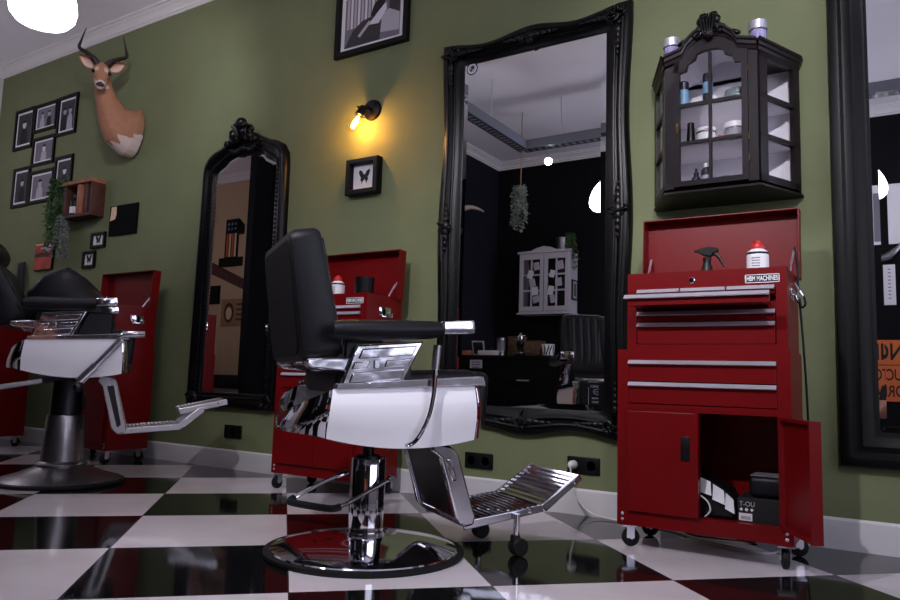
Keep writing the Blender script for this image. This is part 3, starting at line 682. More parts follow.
def chest(label, x, dy, open_drawer, detail=True, lid=True):
    r = thing('tool_chest', label, 'tool chest', (x, -.385 + dy, .7535), 0, 'red tool chests')
    w = .288; B = .15; F = -.15; Z = .298
    o = MB(); t = .008
    o.bx(-w, -w + t, F, B, 0, Z); o.bx(w - t, w, F, B, 0, Z); o.bx(-w, w, B - t, B, 0, Z); o.bx(-w, w, F, B, 0, .008)
    o.bx(-w, w, F, F + t, .228, Z); o.bx(-w, w, F, B, .27, .278)      # front fascia and top tray floor
    o.bx(-w, -w + .034, F, F + .01, 0, Z); o.bx(w - .034, w, F, F + .01, 0, Z); o.bx(-w, w, F, F + .01, 0, .02)
    o.bx(-w, w, F + .03, F + .036, 0, .26)
    o.build('body', M['red'], r, smooth=0)
    rows = [(.203, .232, 3), (.160, .199, 1), (.108, .145, 1), (.022, .102, 1)]
    for ri, (z0, z1, n) in enumerate(rows):
        W = 2 * (w - .036)
        for k in range(n):
            a = -w + .036 + k * W / n + .003; b = -w + .036 + (k + 1) * W / n - .003
            out = .115 if (open_drawer and ri == 1) else 0.
            o = MB(); o.bx(a, b, F - .004 - out, F + .012 - out, z0, z1, .0015)
            if out:
                o.bx(a + .004, a + .008, F - out, F + .05, z0 + .004, z1 - .004); o.bx(b - .03, b - .026, F - out, F + .05, z0 + .004, z1 - .004); o.bx(a + .004, b - .026, F - out, F + .05, z0 + .003, z0 + .006)
            d = o.build('drawer', M['red'], r, smooth=0)
            h = MB(); handle_bar(h, a - (.012 if out else 0), b + (.0 if out else 0), z1 - .007, F - .004 - out); h.build('drawer_handle', M['alu'], d, smooth=0)
            if out:
                h = MB(); h.bx(b - .022, b - .004, F - out + .012, F - out + .018, z0 + .006, z1 - .004); h.build('slide', M['blackplastic'], d, smooth=0)
    o = MB(); o.lathe([(0, F - .006), (.009, F - .006), (.012, F - .003), (.012, F), (0, F)], 20, (-.04, 0, .263), 'Y'); lk = o.build('lock', M['chrome'], r)
    o = MB(); o.bx(-.043, -.037, F - .007, F - .0055, .262, .2645); o.build('keyhole', M['blackplastic'], lk, smooth=0)
    # nameplate
    o = MB(); o.bx(.15, .266, F - .002, F, .243, .274); npl = o.build('nameplate', M['blackpaper'], r, smooth=0)
    o = MB(); x0, x1, z0, z1 = .15, .266, .243, .274
    for b in ((x0, x1, z0, z0 + .0025), (x0, x1, z1 - .0025, z1), (x0, x0 + .003, z0, z1), (x1 - .003, x1, z0, z1)): o.bx(b[0], b[1], F - .0028, F - .0018, b[2], b[3])
    o.build('plate_border', M['paper'], npl, smooth=0)
    text('HBM MACHINES', .0245, M['paper'], npl, loc=((x0 + x1) / 2, F - .0022, (z0 + z1) / 2), sx=.60, bold=.0005)
    # side handles
    for sx in (-1, 1):
        o = MB(); o.bx(sx * w, sx * (w + .004), -.05, .05, .19, .235, .001)
        o.tube([(sx * (w + .004), -.045, .21), (sx * (w + .014), -.047, .205), (sx * (w + .018), -.045, .183), (sx * (w + .018), .045, .183), (sx * (w + .014), .047, .205), (sx * (w + .004), .045, .21)], .005, 8)
        o.build('side_handle', M['chrome'], r)
    if lid:
        lw = w + .016
        o = MB(); zb, zt = .305, .562; yb = .142; 
        o.bx(-lw, lw, yb - .004, yb, zb - .02, zt); o.bx(-lw, -lw + .004, yb - .06, yb, zb - .02, zt); o.bx(lw - .004, lw, yb - .06, yb, zb - .02, zt); o.bx(-lw, lw, yb - .06, yb, zt - .004, zt)
        o.move(Matrix.Translation((0, yb, zb)) @ Matrix.Rotation(math.radians(-3), 4, 'X') @ Matrix.Translation((0, -yb, -zb)))
        o.build('lid', M['red'], r, smooth=0)
        for sx in (-1, 1):
            o = MB(); o.tube([(sx * (w - .012), .03, .275), (sx * (w - .012), .1, .37)], .006, 8, sc=(1, .4)); o.tube([(sx * (w - .012), .085, .345), (sx * (w - .008), .13, .40)], .005, 8); o.build('lid_stay', M['alu'], r)
    else:
        o = MB(); o.bx(-w - .01, w + .01, F - .004, B, Z, Z + .025, .004); o.build('lid', M['red'], r, smooth=0)
    return r
cabinet('red rolling tool cabinet with its right door swung open', .845, 0, True, (-.95, .25, -1.1, -1.))
chest('red tool chest with raised lid, one drawer pulled out, below the glazed wall cabinet', .86, 0, True)
cabinet('red rolling tool cabinet with closed doors, behind the nearer barber chair', -1.155, .13, False, (PI, PI, 0, .4))
chest('red tool chest with raised lid holding a black cup, behind the nearer barber chair', -1.14, .13, False)
cabinet('red rolling tool cabinet standing between the farther barber chair and the arched mirror', -3.27, .11, False, (.2, PI, .6, 2.))
chest('red tool chest with raised lid beside the arched mirror, its chrome side handle showing', -3.255, .11, False)
cabinet('red rolling tool cabinet at the far end, mostly hidden by the farther barber chair', -4.66, 0, False, (.2, PI, .6, 2.))
chest('red tool chest with its lid shut, hidden behind the farther barber chair backrest', -4.645, 0, False, lid=False)

# things on the chests
def lotion(x, y, label):
    r = thing('lotion_bottle', label, 'bottle', (x, y, 1.0345), 0, 'white bottles with red caps')
    o = MB(); o.lathe([(0, 0), (.036, 0), (.039, .004), (.039, .085), (.036, .096), (.022, .106), (.018, .108), (0, .108)], 28); o.build('bottle', M['white'], r)
    o = MB(); o.lathe([(.0392, .084), (.0396, .084), (.0396, .092), (.0392, .092)], 28); o.build('band', M['blackpaper'], r)
    o = MB(); o.lathe([(.0392, .012), (.0395, .012), (.0395, .08), (.0392, .08)], 28); lb = o.build('label', M['paper'], r)
    o = MB()
    for k in range(5): o.box((.0, -.0397, .028 + k * .01), (.03 - .004 * (k % 2), .001, .003))
    o.build('small_print', M['print_mid'], lb, smooth=0)
    o = MB(); o.lathe([(0, .106), (.024, .106), (.025, .115), (.02, .126), (.012, .13), (.012, .137), (0, .138)], 24); o.build('cap', M['redcap'], r)
lotion(1.035, -.42, 'white bottle with a red cap on the tool chest under the glazed cabinet')
lotion(-1.165, -.28, 'white bottle with a red cap on the tool chest behind the nearer chair')
r = thing('spray_bottle', 'black trigger spray bottle standing on the tool chest under the glazed cabinet', 'spray bottle', (.85, -.42, 1.0345)); r.scale = (.8, .8, .85)
o = MB(); o.lathe([(0, 0), (.03, 0), (.032, .004), (.031, .02), (.024, .06), (.017, .078), (.016, .085), (0, .085)], 24); o.build('bottle', M['blackplastic'], r)
o = MB(); o.lathe([(0, .082), (.019, .082), (.019, .1), (.014, .104), (0, .104)], 20); o.build('collar', M['blackplastic'], r)
o = MB(); o.xz([(-.045, .128), (-.018, .112), (.02, .104), (.03, .118), (.055, .128), (.05, .142), (.015, .15), (-.02, .146), (-.04, .14)], -.013, .013); o.box((-.052, 0, .134), (.016, .016, .012)); o.build('spray_head', M['blackplastic'], r, bevel=.003)
o = MB(); o.tube([(.03, 0, .118), (.05, 0, .108), (.062, 0, .09), (.072, 0, .07), (.082, 0, .055)], [.008, .008, .007, .006, .005], 8, sc=(1, .8)); o.build('trigger', M['blackplastic'], r)
o = MB(); o.lathe([(0, 0), (.046, 0), (.05, .005), (.054, .118), (.05, .118), (.045, .01), (0, .01)], 28); c = o.build('cup', M['frameblack'], None, loc=(-.985, -.27, 1.0345)); tag(c, 'glossy black cup on the tool chest behind the nearer chair', 'cup')
r = thing('electric_cable', 'black cable with a chrome clip hanging down the side of the tool chest', 'cord', (1.155, -.36, .98))
o = MB(); o.tube(smooth_pts([(0, 0, .17), (.012, -.01, .1), (.012, -.02, .02), (.03, -.02, -.02), (.035, -.02, -.05), (.022, -.02, -.06), (.016, -.02, -.03), (.02, -.01, -.12), (.028, 0, -.3), (.03, .03, -.5), (.02, .1, -.75), (.0, .16, -.9)], 6), .004, 8); o.build('cable', M['rubber'], r)
o = MB(); o.tube([(.0, -.02, .03), (.016, -.03, .0), (.028, -.02, -.02)], [.004, .006, .004], 8); o.tube([(.0, -.02, -.02), (.02, -.03, .005)], .004, 8); o.build('clip', M['chrome'], r)

# inside the open cabinet
r = thing('product_box', 'small black carton with white print inside the open cabinet', 'box', (1.05, -.43, .141))
o = MB(); o.bx(-.085, .085, -.06, .09, 0, .085, .001); o.build('carton', M['blackpaper'], r, smooth=0)
text('T-OU', .024, M['print_light'], r, loc=(-.052, -.0605, .062), sx=.9)
o = MB()
for k in range(3): o.xz([(-.072 + k * .018 + .006 * a, .043 + .006 * b) for a, b in circ(1, 6 if k == 1 else 4)], -.0612, -.06)
o.build('symbols', M['paper'], r, smooth=0)
o = MB(); o.bx(-.08, -.035, -.0612, -.06, .004, .03); lb = o.build('barcode_label', M['paper'], r, smooth=0)
o = MB()
for k in range(9): o.bx(-.073 + k * .0038, -.0713 + k * .0038, -.0618, -.061, .008, .02)
o.build('bars', M['blackpaper'], lb, smooth=0)
o = MB(); o.bx(-.06, .07, -.05, .08, 0, .075, .018, 3); b = o.build('clipper_case', M['leather'], None, loc=(1.06, -.42, .227)); tag(b, 'dark case resting on the carton inside the open cabinet', 'case')
o = MB(); o.bx(-.055, .065, -.045, .075, .0755, .078); o.build('lid_panel', M['print_mid'], b, smooth=0)
r = thing('tool_bag', 'black bag with white panels lying inside the open cabinet', 'bag', (.872, -.42, .141))
o = MB(); o.rings([[V(x, y * s, z) for x, y, z in ((a, -.075, 0.0), (a, .075, 0.0), (a, .07, h), (a, -.06, h))] for a, h, s in ((-.09, .15, 1), (-.02, .14, 1), (.06, .10, 1.02), (.085, .06, .9))]); o.build('bag_body', M['leather'], r, bevel=.012)
for k, (a, b) in enumerate(((-.06, -.002), (.008, .045), (.052, .078))):
    zt = .150 - .028 * k; o = MB()
    o.rings([[V(a, -.080, zt - .055), V(b + .006, -.080, zt - .07), V(b, -.062, zt - .022), V(a, -.066, zt + .0)], [V(a, -.060, zt - .055), V(b + .006, -.060, zt - .07), V(b, -.045, zt - .03), V(a, -.045, zt - .01)]]); o.build('white_panel', M['paper'], r)
o = MB(); o.tube(smooth_pts([(-.02, 0, .08), (.01, -.01, .06), (.02, -.012, .03), (.0, -.01, .005)], 6), .003, 6); tag(o.build('white_cable', M['cordwhite'], None, loc=(.86, -.52, .143)), 'short loop of thin white cable inside the open cabinet', 'cord')

# ------------------------------------------------------------------ glazed wall cabinet
def wall_cabinet():
    r = thing('display_cabinet', 'small dark wooden wall cabinet with glazed door and carved crest above the tool chest', 'cabinet', (.838, 0, 0))
    z0, z1 = 1.445, 2.0; D = .28; fx = .186; wx = .302
    plan = [(-wx, 0), (-wx, -.03), (-fx, -D), (fx, -D), (wx, -.03), (wx, 0)]
    def sc(s): return [(a * s, b * s if b < 0 else 0) for a, b in plan]
    o = MB(); o.xy(sc(.97), z0 - .005, z0 + .012); o.xy(plan, z0, z0 + .006)
    o.build('bottom_board', M['cabwood'], r, smooth=0)
    o = MB(); o.rings([[V(a, b, z) for a, b in sc(s)] for z, s in ((z0 - .022, .93), (z0 - .02, 1.04), (z0 - .012, 1.04), (z0 - .006, .99), (z0, .97))]); o.build('base_moulding', M['cabwood'], r, smooth=0)
    def top_curve(u):   # bonnet profile, u in -1..1
        a = abs(u); 
        if a < .35: return .098 - .16 * a * a
        if a < .52: return .078 - (a - .35) * .16
        if a < .58: return .051 - (a - .52) * .5
        return .021 - (a - .58) * .05
    xs = [-fx + 2 * fx * k / 40 for k in range(41)]
    o = MB(); o.bx(-wx + .002, wx - .002, -.012, -.001, z0, z1); o.xz([(x * .98, z1 - .02) for x in (-fx, fx)] + [(x * .98, z1 + top_curve(x / fx) - .004) for x in xs[::-1]], -.012, -.001); o.build('back_panel', M['cabinside'], r, smooth=0)
    for zz in (z0 + .012,): 
        o = MB(); o.xy(sc(.93), zz, zz + .002); o.build('floor_lining', M['cabinside'], r, smooth=0)
    zs = [1.638, 1.803]
    for zz in zs:
        o = MB(); o.xy(sc(.93), zz - .006, zz + .004); o.build('shelf', M['cabinside'], r, smooth=0)
    o = MB(); o.xz([(x * .97, z1 + top_curve(x / fx) - .012) for x in xs] + [(x * .97, z1 + top_curve(x / fx) - .004) for x in xs[::-1]], -D + .01, -.006); o.build('top_board', M['cabinside'], r, smooth=0)
    for s in (-1, 1):
        o = MB(); o.bx(s * wx - .004, s * wx + .004, -.034, -.001, z0, z1); o.build('side_return', M['cabwood'], r, smooth=0)
    # canted side frames with three panes each
    for s in (-1, 1):
        a = V(s * wx, -.03, 0); b = V(s * fx, -D, 0); d = (b - a); Ln = d.length; d.normalize(); n = V(-d.y, d.x, 0) * (1 if s < 0 else -1)
        def P(u, v, t): return a + d * u + n * t + V(0, 0, v)
        def slab(o, u0, u1, v0, v1, t0=-.008, t1=.012):
            o.rings([[P(u0, v0, t0), P(u1, v0, t0), P(u1, v1, t0), P(u0, v1, t0)], [P(u0, v0, t1), P(u1, v0, t1), P(u1, v1, t1), P(u0, v1, t1)]])
        o = MB(); slab(o, 0, .042, z0, z1); slab(o, Ln - .05, Ln, z0, z1); slab(o, 0, Ln, z0, z0 + .03); slab(o, 0, Ln, z1 - .035, z1)
        for zz in zs: slab(o, 0, Ln, zz - .008, zz + .008)
        o.build('side_frame', M['cabwood'], r, smooth=0)
        o = MB(); slab(o, .035, Ln - .04, z0 + .025, z1 - .03, .0, .002); o.build('side_glass', M['pane'], r, smooth=0)
    # front face frame + arched door
    o = MB(); y0, y1 = -D - .012, -D + .012
    o.bx(-fx, -fx + .036, y0, y1, z0, z1 + .02); o.bx(fx - .036, fx, y0, y1, z0, z1 + .02)
    o.xz([(x, z1 + .0 + top_curve(x / fx)) for x in xs] + [(x, z1 - .02 + .95 * top_curve(x / fx)) for x in xs[::-1]], y0, y1)
    o.build('face_frame', M['cabwood'], r, smooth=0)
    dx = fx - .037
    o = MB(); y0, y1 = -D - .02, -D + .004
    o.bx(-dx, -dx + .024, y0, y1, z0 + .006, z1 + .0); o.bx(dx - .024, dx, y0, y1, z0 + .006, z1 + .0); o.bx(-dx, dx, y0, y1, z0 + .006, z0 + .028)
    xs2 = [-dx + 2 * dx * k / 40 for k in range(41)]
    def inner_top(x):
        a = min(1, abs(x) / (dx - .024))
        return z1 - .055 + (.085 - .05 * a * a if a < .45 else .055 - (a - .45) * .06 if a < .72 else .012 - (a - .72) * .03)
    o.xz([(x, z1 - .012 + .95 * top_curve(x / fx)) for x in xs2] + [(x, inner_top(x)) for x in xs2[::-1]], y0, y1)
    o.bx(-.0045, .0045, y0, y1, z0 + .02, z1 + .02)
    for zz in zs: o.bx(-dx + .02, dx - .02, y0, y1, zz - .005, zz + .005)
    dr = o.build('door', M['cabwood'], r, smooth=0)
    o = MB(); o.xz([(-dx + .02, z0 + .02), (dx - .02, z0 + .02)] + [(x, inner_top(x) + .006) for x in xs2[::-1] if abs(x) < dx - .019], -D - .009, -D - .007); o.build('door_glass', M['pane'], dr, smooth=0)
    o = MB(); o.xz([(-dx + .016 + .006 * a, z0 + .26 + .024 * b) for a, b in circ(1, 16)], -D - .024, -D - .02); o.tube([(-dx + .016, -D - .026, z0 + .262), (-dx + .018, -D - .034, z0 + .255), (-dx + .016, -D - .03, z0 + .235)], .003, 6); o.build('escutcheon', M['brass'], dr)
    for zz in (z0 + .08, z0 + .17, z1 - .1):
        o = MB(); o.lathe([(0, 0), (.003, 0), (.003, .028), (0, .028)], 10, (dx + .003, -D - .02, zz)); o.build('hinge', M['brass'], r)
    # cornice: mouldings swept along the bonnet and straight along the sides
    def corn(u0):
        pr = [(0, -.012), (.012, -.012), (.016, 0), (.024, .006), (.026, .018), (.034, .024), (.034, .034), (0, .034)]
        return pr
    o = MB(); rings = []
    for x in xs:
        zc = z1 + top_curve(x / fx); rings.append([V(x * (1 + .0), -D - .008 - p, zc + q) for p, q in corn(0)])
    o.rings(rings); o.build('front_cornice', M['cabwood'], r, smooth=0)
    zend = z1 + top_curve(1.)
    for s in (-1, 1):
        a = V(s * wx, 0, 0); a2 = V(s * wx, -.03, 0); b = V(s * fx, -D - .006, 0)
        o = MB(); rings = []
        d = (b - a2).normalized(); n = V(-d.y, d.x, 0) * (1 if s < 0 else -1); n = -n if n.x * s < 0 else n
        for p, nn in ((a, V(s * .6, 0, 0)), (a2, V(s * .6, -.25, 0)), (b, V(s * .42, -1., 0))): rings.append([p + nn * pp + V(0, 0, zend + q) for pp, q in corn(0)])
        o.rings(rings); o.build('side_cornice', M['cabwood'], r, smooth=0)
    for s in (-1, 1):
        o = MB(); o.xy([(s * wx, 0), (s * wx, -.03), (s * fx, -D), (s * fx * .93, -D), (s * fx * .93, 0)], zend - .012, zend + .012); o.build('roof_board', M['cabwood'], r, smooth=0)
    o = MB(); o.xz([(x, z1 + top_curve(x / fx) - .003) for x in xs] + [(x, z1 + top_curve(x / fx) + .012) for x in xs[::-1]], -D, -.003); o.build('roof_board', M['cabwood'], r, smooth=0)
    # carved crest
    o = MB(); zc = z1 + .105
    o.sphere((0, -D - .03, zc + .03), .03, (.9, .6, 1.1))
    for s in (-1, 1):
        o.sphere((s * .03, -D - .03, zc + .045), .02, (1, .6, 1)); o.sphere((s * .036, -D - .03, zc + .012), .02, (1, .6, .9)); o.sphere((s * .02, -D - .032, zc + .066), .018, (1, .6, .8))
        scroll(o, (s * .05, zc - .005), .02, 1.3, s, -D - .036, .006)
        o.sphere((s * .105, -D - .03, z1 + .075), .016, (1.6, .8, .7), (0, s * .4, 0))
    o.sphere((0, -D - .04, zc - .012), .022, (1.1, .6, 1.4))
    for k in range(-2, 3): o.tube([(k * .008, -D - .05, zc - .02), (k * .012, -D - .055, zc + .03), (k * .014, -D - .045, zc + .07)], [.003, .006, .003], 6)
    o.build('crest', M['carve'], r)
    return z0 + .014, zs, zend
cz0, czs, czend = wall_cabinet()
def can(name, label, cat, x, y, z, prof, m, cap=None, capm=None, band=None, bm_='paper', group=None):
    r = thing(name, label, cat, (x, y, z), 0, group)
    o = MB(); o.lathe(prof, 22); o.build('body', M[m], r)
    if cap: o = MB(); o.lathe(cap, 20); o.build('cap', M[capm], r)
    if band: o = MB(); o.lathe([(band[0], band[1]), (band[0] + .0006, band[1]), (band[0] + .0006, band[2]), (band[0], band[2])], 22); o.build('label', M[bm_], r)
    return r
def cyl(rr, h, b=.003): return [(0, 0), (rr - b, 0), (rr, b), (rr, h - b), (rr - b, h), (0, h)]
gx = .838; zA, zB, zC = czs[1] + .005, czs[0] + .005, cz0 + .001
G = 'grooming products in the glazed cabinet'
can('spray_can', 'pale blue can with a dark cap on the top shelf of the glazed cabinet', 'can', gx - .122, -.235, zA, cyl(.022, .085), 'bluecan', [(0, .085), (.021, .085), (.021, .118), (.018, .122), (0, .122)], 'navy', group=G)
can('shampoo_tube', 'tall dark tube on the top shelf behind the door bar of the glazed cabinet', 'tube', gx - .022, -.235, zA, cyl(.02, .14), 'navy', [(0, .0), (.0205, 0), (.0205, .012), (0, .012)], 'blackplastic', (.0203, .05, .10), 'bluecan', G)
can('pomade_tin', 'wide dark green tin on the top shelf of the glazed cabinet', 'tin', gx + .09, -.205, zA, cyl(.05, .034), 'teal', [(0, .034), (.052, .034), (.052, .05), (.048, .054), (0, .054)], 'teal', group=G)
can('cream_tube', 'black standing tube on the middle shelf of the glazed cabinet', 'tube', gx - .095, -.23, zB, [(0, 0), (.018, 0), (.018, .02), (.014, .1), (.004, .105), (0, .105)], 'blackplastic', group=G)
can('cream_jar', 'white jar with a dark lid edge on the middle shelf of the glazed cabinet', 'jar', gx - .03, -.235, zB, cyl(.04, .05), 'white', [(0, .05), (.041, .05), (.041, .062), (0, .064)], 'paper', (.0405, .04, .046), 'blackpaper', G)
can('balm_tin', 'tiny red tin on the middle shelf of the glazed cabinet', 'tin', gx + .035, -.245, zB, cyl(.022, .022), 'redjar', group=G)
can('hair_wax_jar', 'dark amber jar with a white lid on the middle shelf of the glazed cabinet', 'jar', gx + .085, -.235, zB, cyl(.042, .046), 'amber', [(0, .046), (.043, .046), (.043, .066), (.04, .069), (0, .069)], 'white', (.0422, .012, .036), 'print_mid', G)
can('dropper_bottle', 'small dark dropper bottle on the lowest shelf of the glazed cabinet', 'bottle', gx - .07, -.245, zC, [(0, 0), (.017, 0), (.018, .003), (.018, .035), (.008, .045), (0, .045)], 'navy', [(0, .043), (.01, .043), (.01, .058), (.005, .06), (.005, .075), (0, .077)], 'blackplastic', (.0182, .006, .024), 'paper', G)
can('tonic_bottle', 'grey bottle with a white cap on the lowest shelf of the glazed cabinet', 'bottle', gx - .035, -.205, zC, [(0, 0), (.022, 0), (.023, .003), (.023, .075), (.012, .088), (0, .088)], 'print_dark', [(0, .086), (.013, .086), (.013, .105), (0, .107)], 'white', (.0232, .01, .05), 'print_light', G)
can('shaving_tin', 'flat pale tin on the lowest shelf of the glazed cabinet', 'tin', gx + .05, -.235, zC, cyl(.036, .016), 'print_light', [(0, .016), (.037, .016), (.037, .024), (0, .025)], 'print_mid', group=G)
can('wax_tin', 'small tan tin on the lowest shelf near the corner of the glazed cabinet', 'tin', gx + .128, -.205, zC, cyl(.03, .036), 'tan', group=G)
for x, y, lb in ((.672, -.262, 'glass candle holder at the far end on top of the glazed cabinet'), (1.022, -.25, 'glass candle holder beside the crest on top of the glazed cabinet')):
    r = thing('candle_holder', lb, 'candle holder', (x, y, czend + .036), 0, 'glass candle holders')
    o = MB(); o.lathe([(0, 0), (.03, 0), (.033, .004), (.036, .085), (.0345, .085), (.031, .006), (0, .006)], 28); o.build('glass', M['glass'], r)
    o = MB(); o.lathe([(0, .007), (.0305, .007), (.032, .045), (0, .045)], 24); o.build('candle', M['lilac'], r)
    o = MB(); o.lathe([(.0352, .05), (.0364, .05), (.0372, .085), (.0358, .085)], 28); o.build('silver_rim', M['alu'], r)

# ------------------------------------------------------------------ antelope trophy
def antelope():
    r = thing('antelope_head', 'mounted antelope head and neck with curved ridged horns on the green wall', 'taxidermy head', (-3.55, 0, 2.45))
    # body line, local coords: wall at y=0
    def ring(c, ax, rx, rz_, n=20, tilt=None):
        t = Vector(ax).normalized(); u = t.cross(V(0, 0, 1)); u = u.normalized() if u.length > 1e-3 else V(1, 0, 0); w = u.cross(t)
        return [Vector(c) + u * math.cos(2 * PI * k / n) * rx + w * math.sin(2 * PI * k / n) * rz_ for k in range(n)]
    o = MB()
    P = [((-.015, .0, .0), .128, .20), ((-.02, -.06, .005), .134, .205), ((-.03, -.13, .03), .122, .175), ((-.035, -.20, .10), .095, .115), ((-.03, -.25, .19), .074, .088), ((-.015, -.295, .27), .060, .07), ((.0, -.325, .345), .052, .062)]
    rings = []
    for i, (c, a, b) in enumerate(P):
        d = Vector(P[min(i + 1, len(P) - 1)][0]) - Vector(P[max(i - 1, 0)][0]); rings.append(ring(c, d, a, b))
    o.rings(rings)
    # head: from poll to muzzle, turned towards the room
    hd = V(.55, -.33, -.76).normalized(); hp = V(.0, -.33, .385)
    HR = [(-.04, .046, .056), (.0, .064, .07), (.05, .064, .066), (.09, .053, .058), (.13, .042, .048), (.165, .036, .040), (.195, .030, .031), (.208, .018, .018)]
    o.rings([ring(hp + hd * t + V(0, 0, -.012 * (t > .1)), hd, a, b) for t, a, b in HR])
    o.sphere(hp + V(.0, 0, -.03), .058)
    me_o = o.build('tmp_body', M['fur'], None)
    md = me_o.modifiers.new('rm', 'REMESH'); md.mode = 'VOXEL'; md.voxel_size = .0075
    sm = me_o.modifiers.new('sm', 'SMOOTH'); sm.factor = .5; sm.iterations = 5
    dg = bpy.context.evaluated_depsgraph_get(); dg.update()
    me = bpy.data.meshes.new_from_object(me_o.evaluated_get(dg)); bpy.data.objects.remove(me_o)
    me.materials.clear()
    for k in ('fur', 'furwhite', 'furdark'): me.materials.append(M[k])
    side = hd.cross(V(0, 0, 1)).normalized(); upv = side.cross(hd)
    for p in me.polygons:
        p.use_smooth = True; c = p.center; rel = c - hp; t = rel.dot(hd); s = rel.dot(side); u = rel.dot(upv); k = 0
        if t > .02 and rel.length < .24 and u > -.07:
            if t > .198 and u > -.004: k = 2
            elif t > .155 and (u < .012 or t > .18): k = 1
            elif .045 < t < .085 and .02 < abs(s) < .045 and u > .035: k = 1
            elif .1 < t < .15 and abs(s) > .034 and u < .0: k = 1
        elif c.z < -.095 + .04 * math.sin(31 * c.x + 11) + .02 * math.sin(83 * c.x + 40 * c.z) and c.y > -.22: k = 1
        p.material_index = k
    body = bpy.data.objects.new('head_and_neck', me); COL.objects.link(body); body.parent = r
    for s in (-1, 1):
        e = hp + hd * .07 + side * s * .053 + upv * .03
        o = MB(); o.sphere(e, .015); o.build('eye', M['eye'], r)
        # ears: cupped leaves
        base = hp + side * s * .055 + upv * .01 - hd * .015
        tip = base + side * s * .105 + V(0, 0, .07)
        ax = (tip - base); n = 8; rr = []
        fwd = (hd - ax.normalized() * hd.dot(ax.normalized())).normalized(); wv = ax.normalized().cross(fwd)
        for q in range(n + 1):
            t = q / n; wdt = .042 * math.sin(PI * min(1, .12 + t * .88)) ** .7 + .002
            rr.append([base + ax * t + wv * wdt * math.cos(a) + fwd * (wdt * .55 * (math.sin(a) - .6)) for a in [PI + PI * j / 8 for j in range(9)]])
        outer = MB(); outer.rings([x + [p + fwd * .006 for p in x[::-1]] for x in rr]); outer.build('ear', M['fur'], r)
        inn = MB(); inn.rings([[base + ax * (t_ / 8 * .86 + .06) + wv * .032 * math.sin(PI * (.14 + .86 * t_ / 8)) * math.cos(a) + fwd * (.027 * .5 * (math.sin(a) - .6) + .010) for a in [PI + PI * j / 6 for j in range(7)]] for t_ in range(9)], closed=False, cap=False); inn.build('inner_ear', M['pink'], r)
        # horns: lyre shaped
        hb = hp + side * s * .026 + upv * .045 - hd * .0
        bk = V(-hd.x, -hd.y, 0).normalized()
        pts = smooth_pts([hb, hb + side * s * .03 + bk * .02 + V(0, 0, .05), hb + side * s * .09 + bk * .05 + V(0, 0, .10), hb + side * s * .135 + bk * .07 + V(0, 0, .135), hb + side * s * .125 + bk * .07 + V(0, 0, .20), hb + side * s * .10 + bk * .05 + V(0, 0, .29)], 10)
        rad = []
        for q in range(len(pts)):
            t = q / (len(pts) - 1); rad.append((.021 * (1 - t) ** .8 + .002) * (1 + (.10 if q % 2 else -.04) * (t < .72)))
        o = MB(); o.tube(pts, rad, 12); o.build('horn', M['horn'], r)
    o = MB(); nz = hp + hd * .204
    for s in (-1, 1): o.sphere(nz + side * s * .010 + upv * .010, .0085, (1, 1, .8))
    o.build('nose', M['furdark'], r)
antelope()

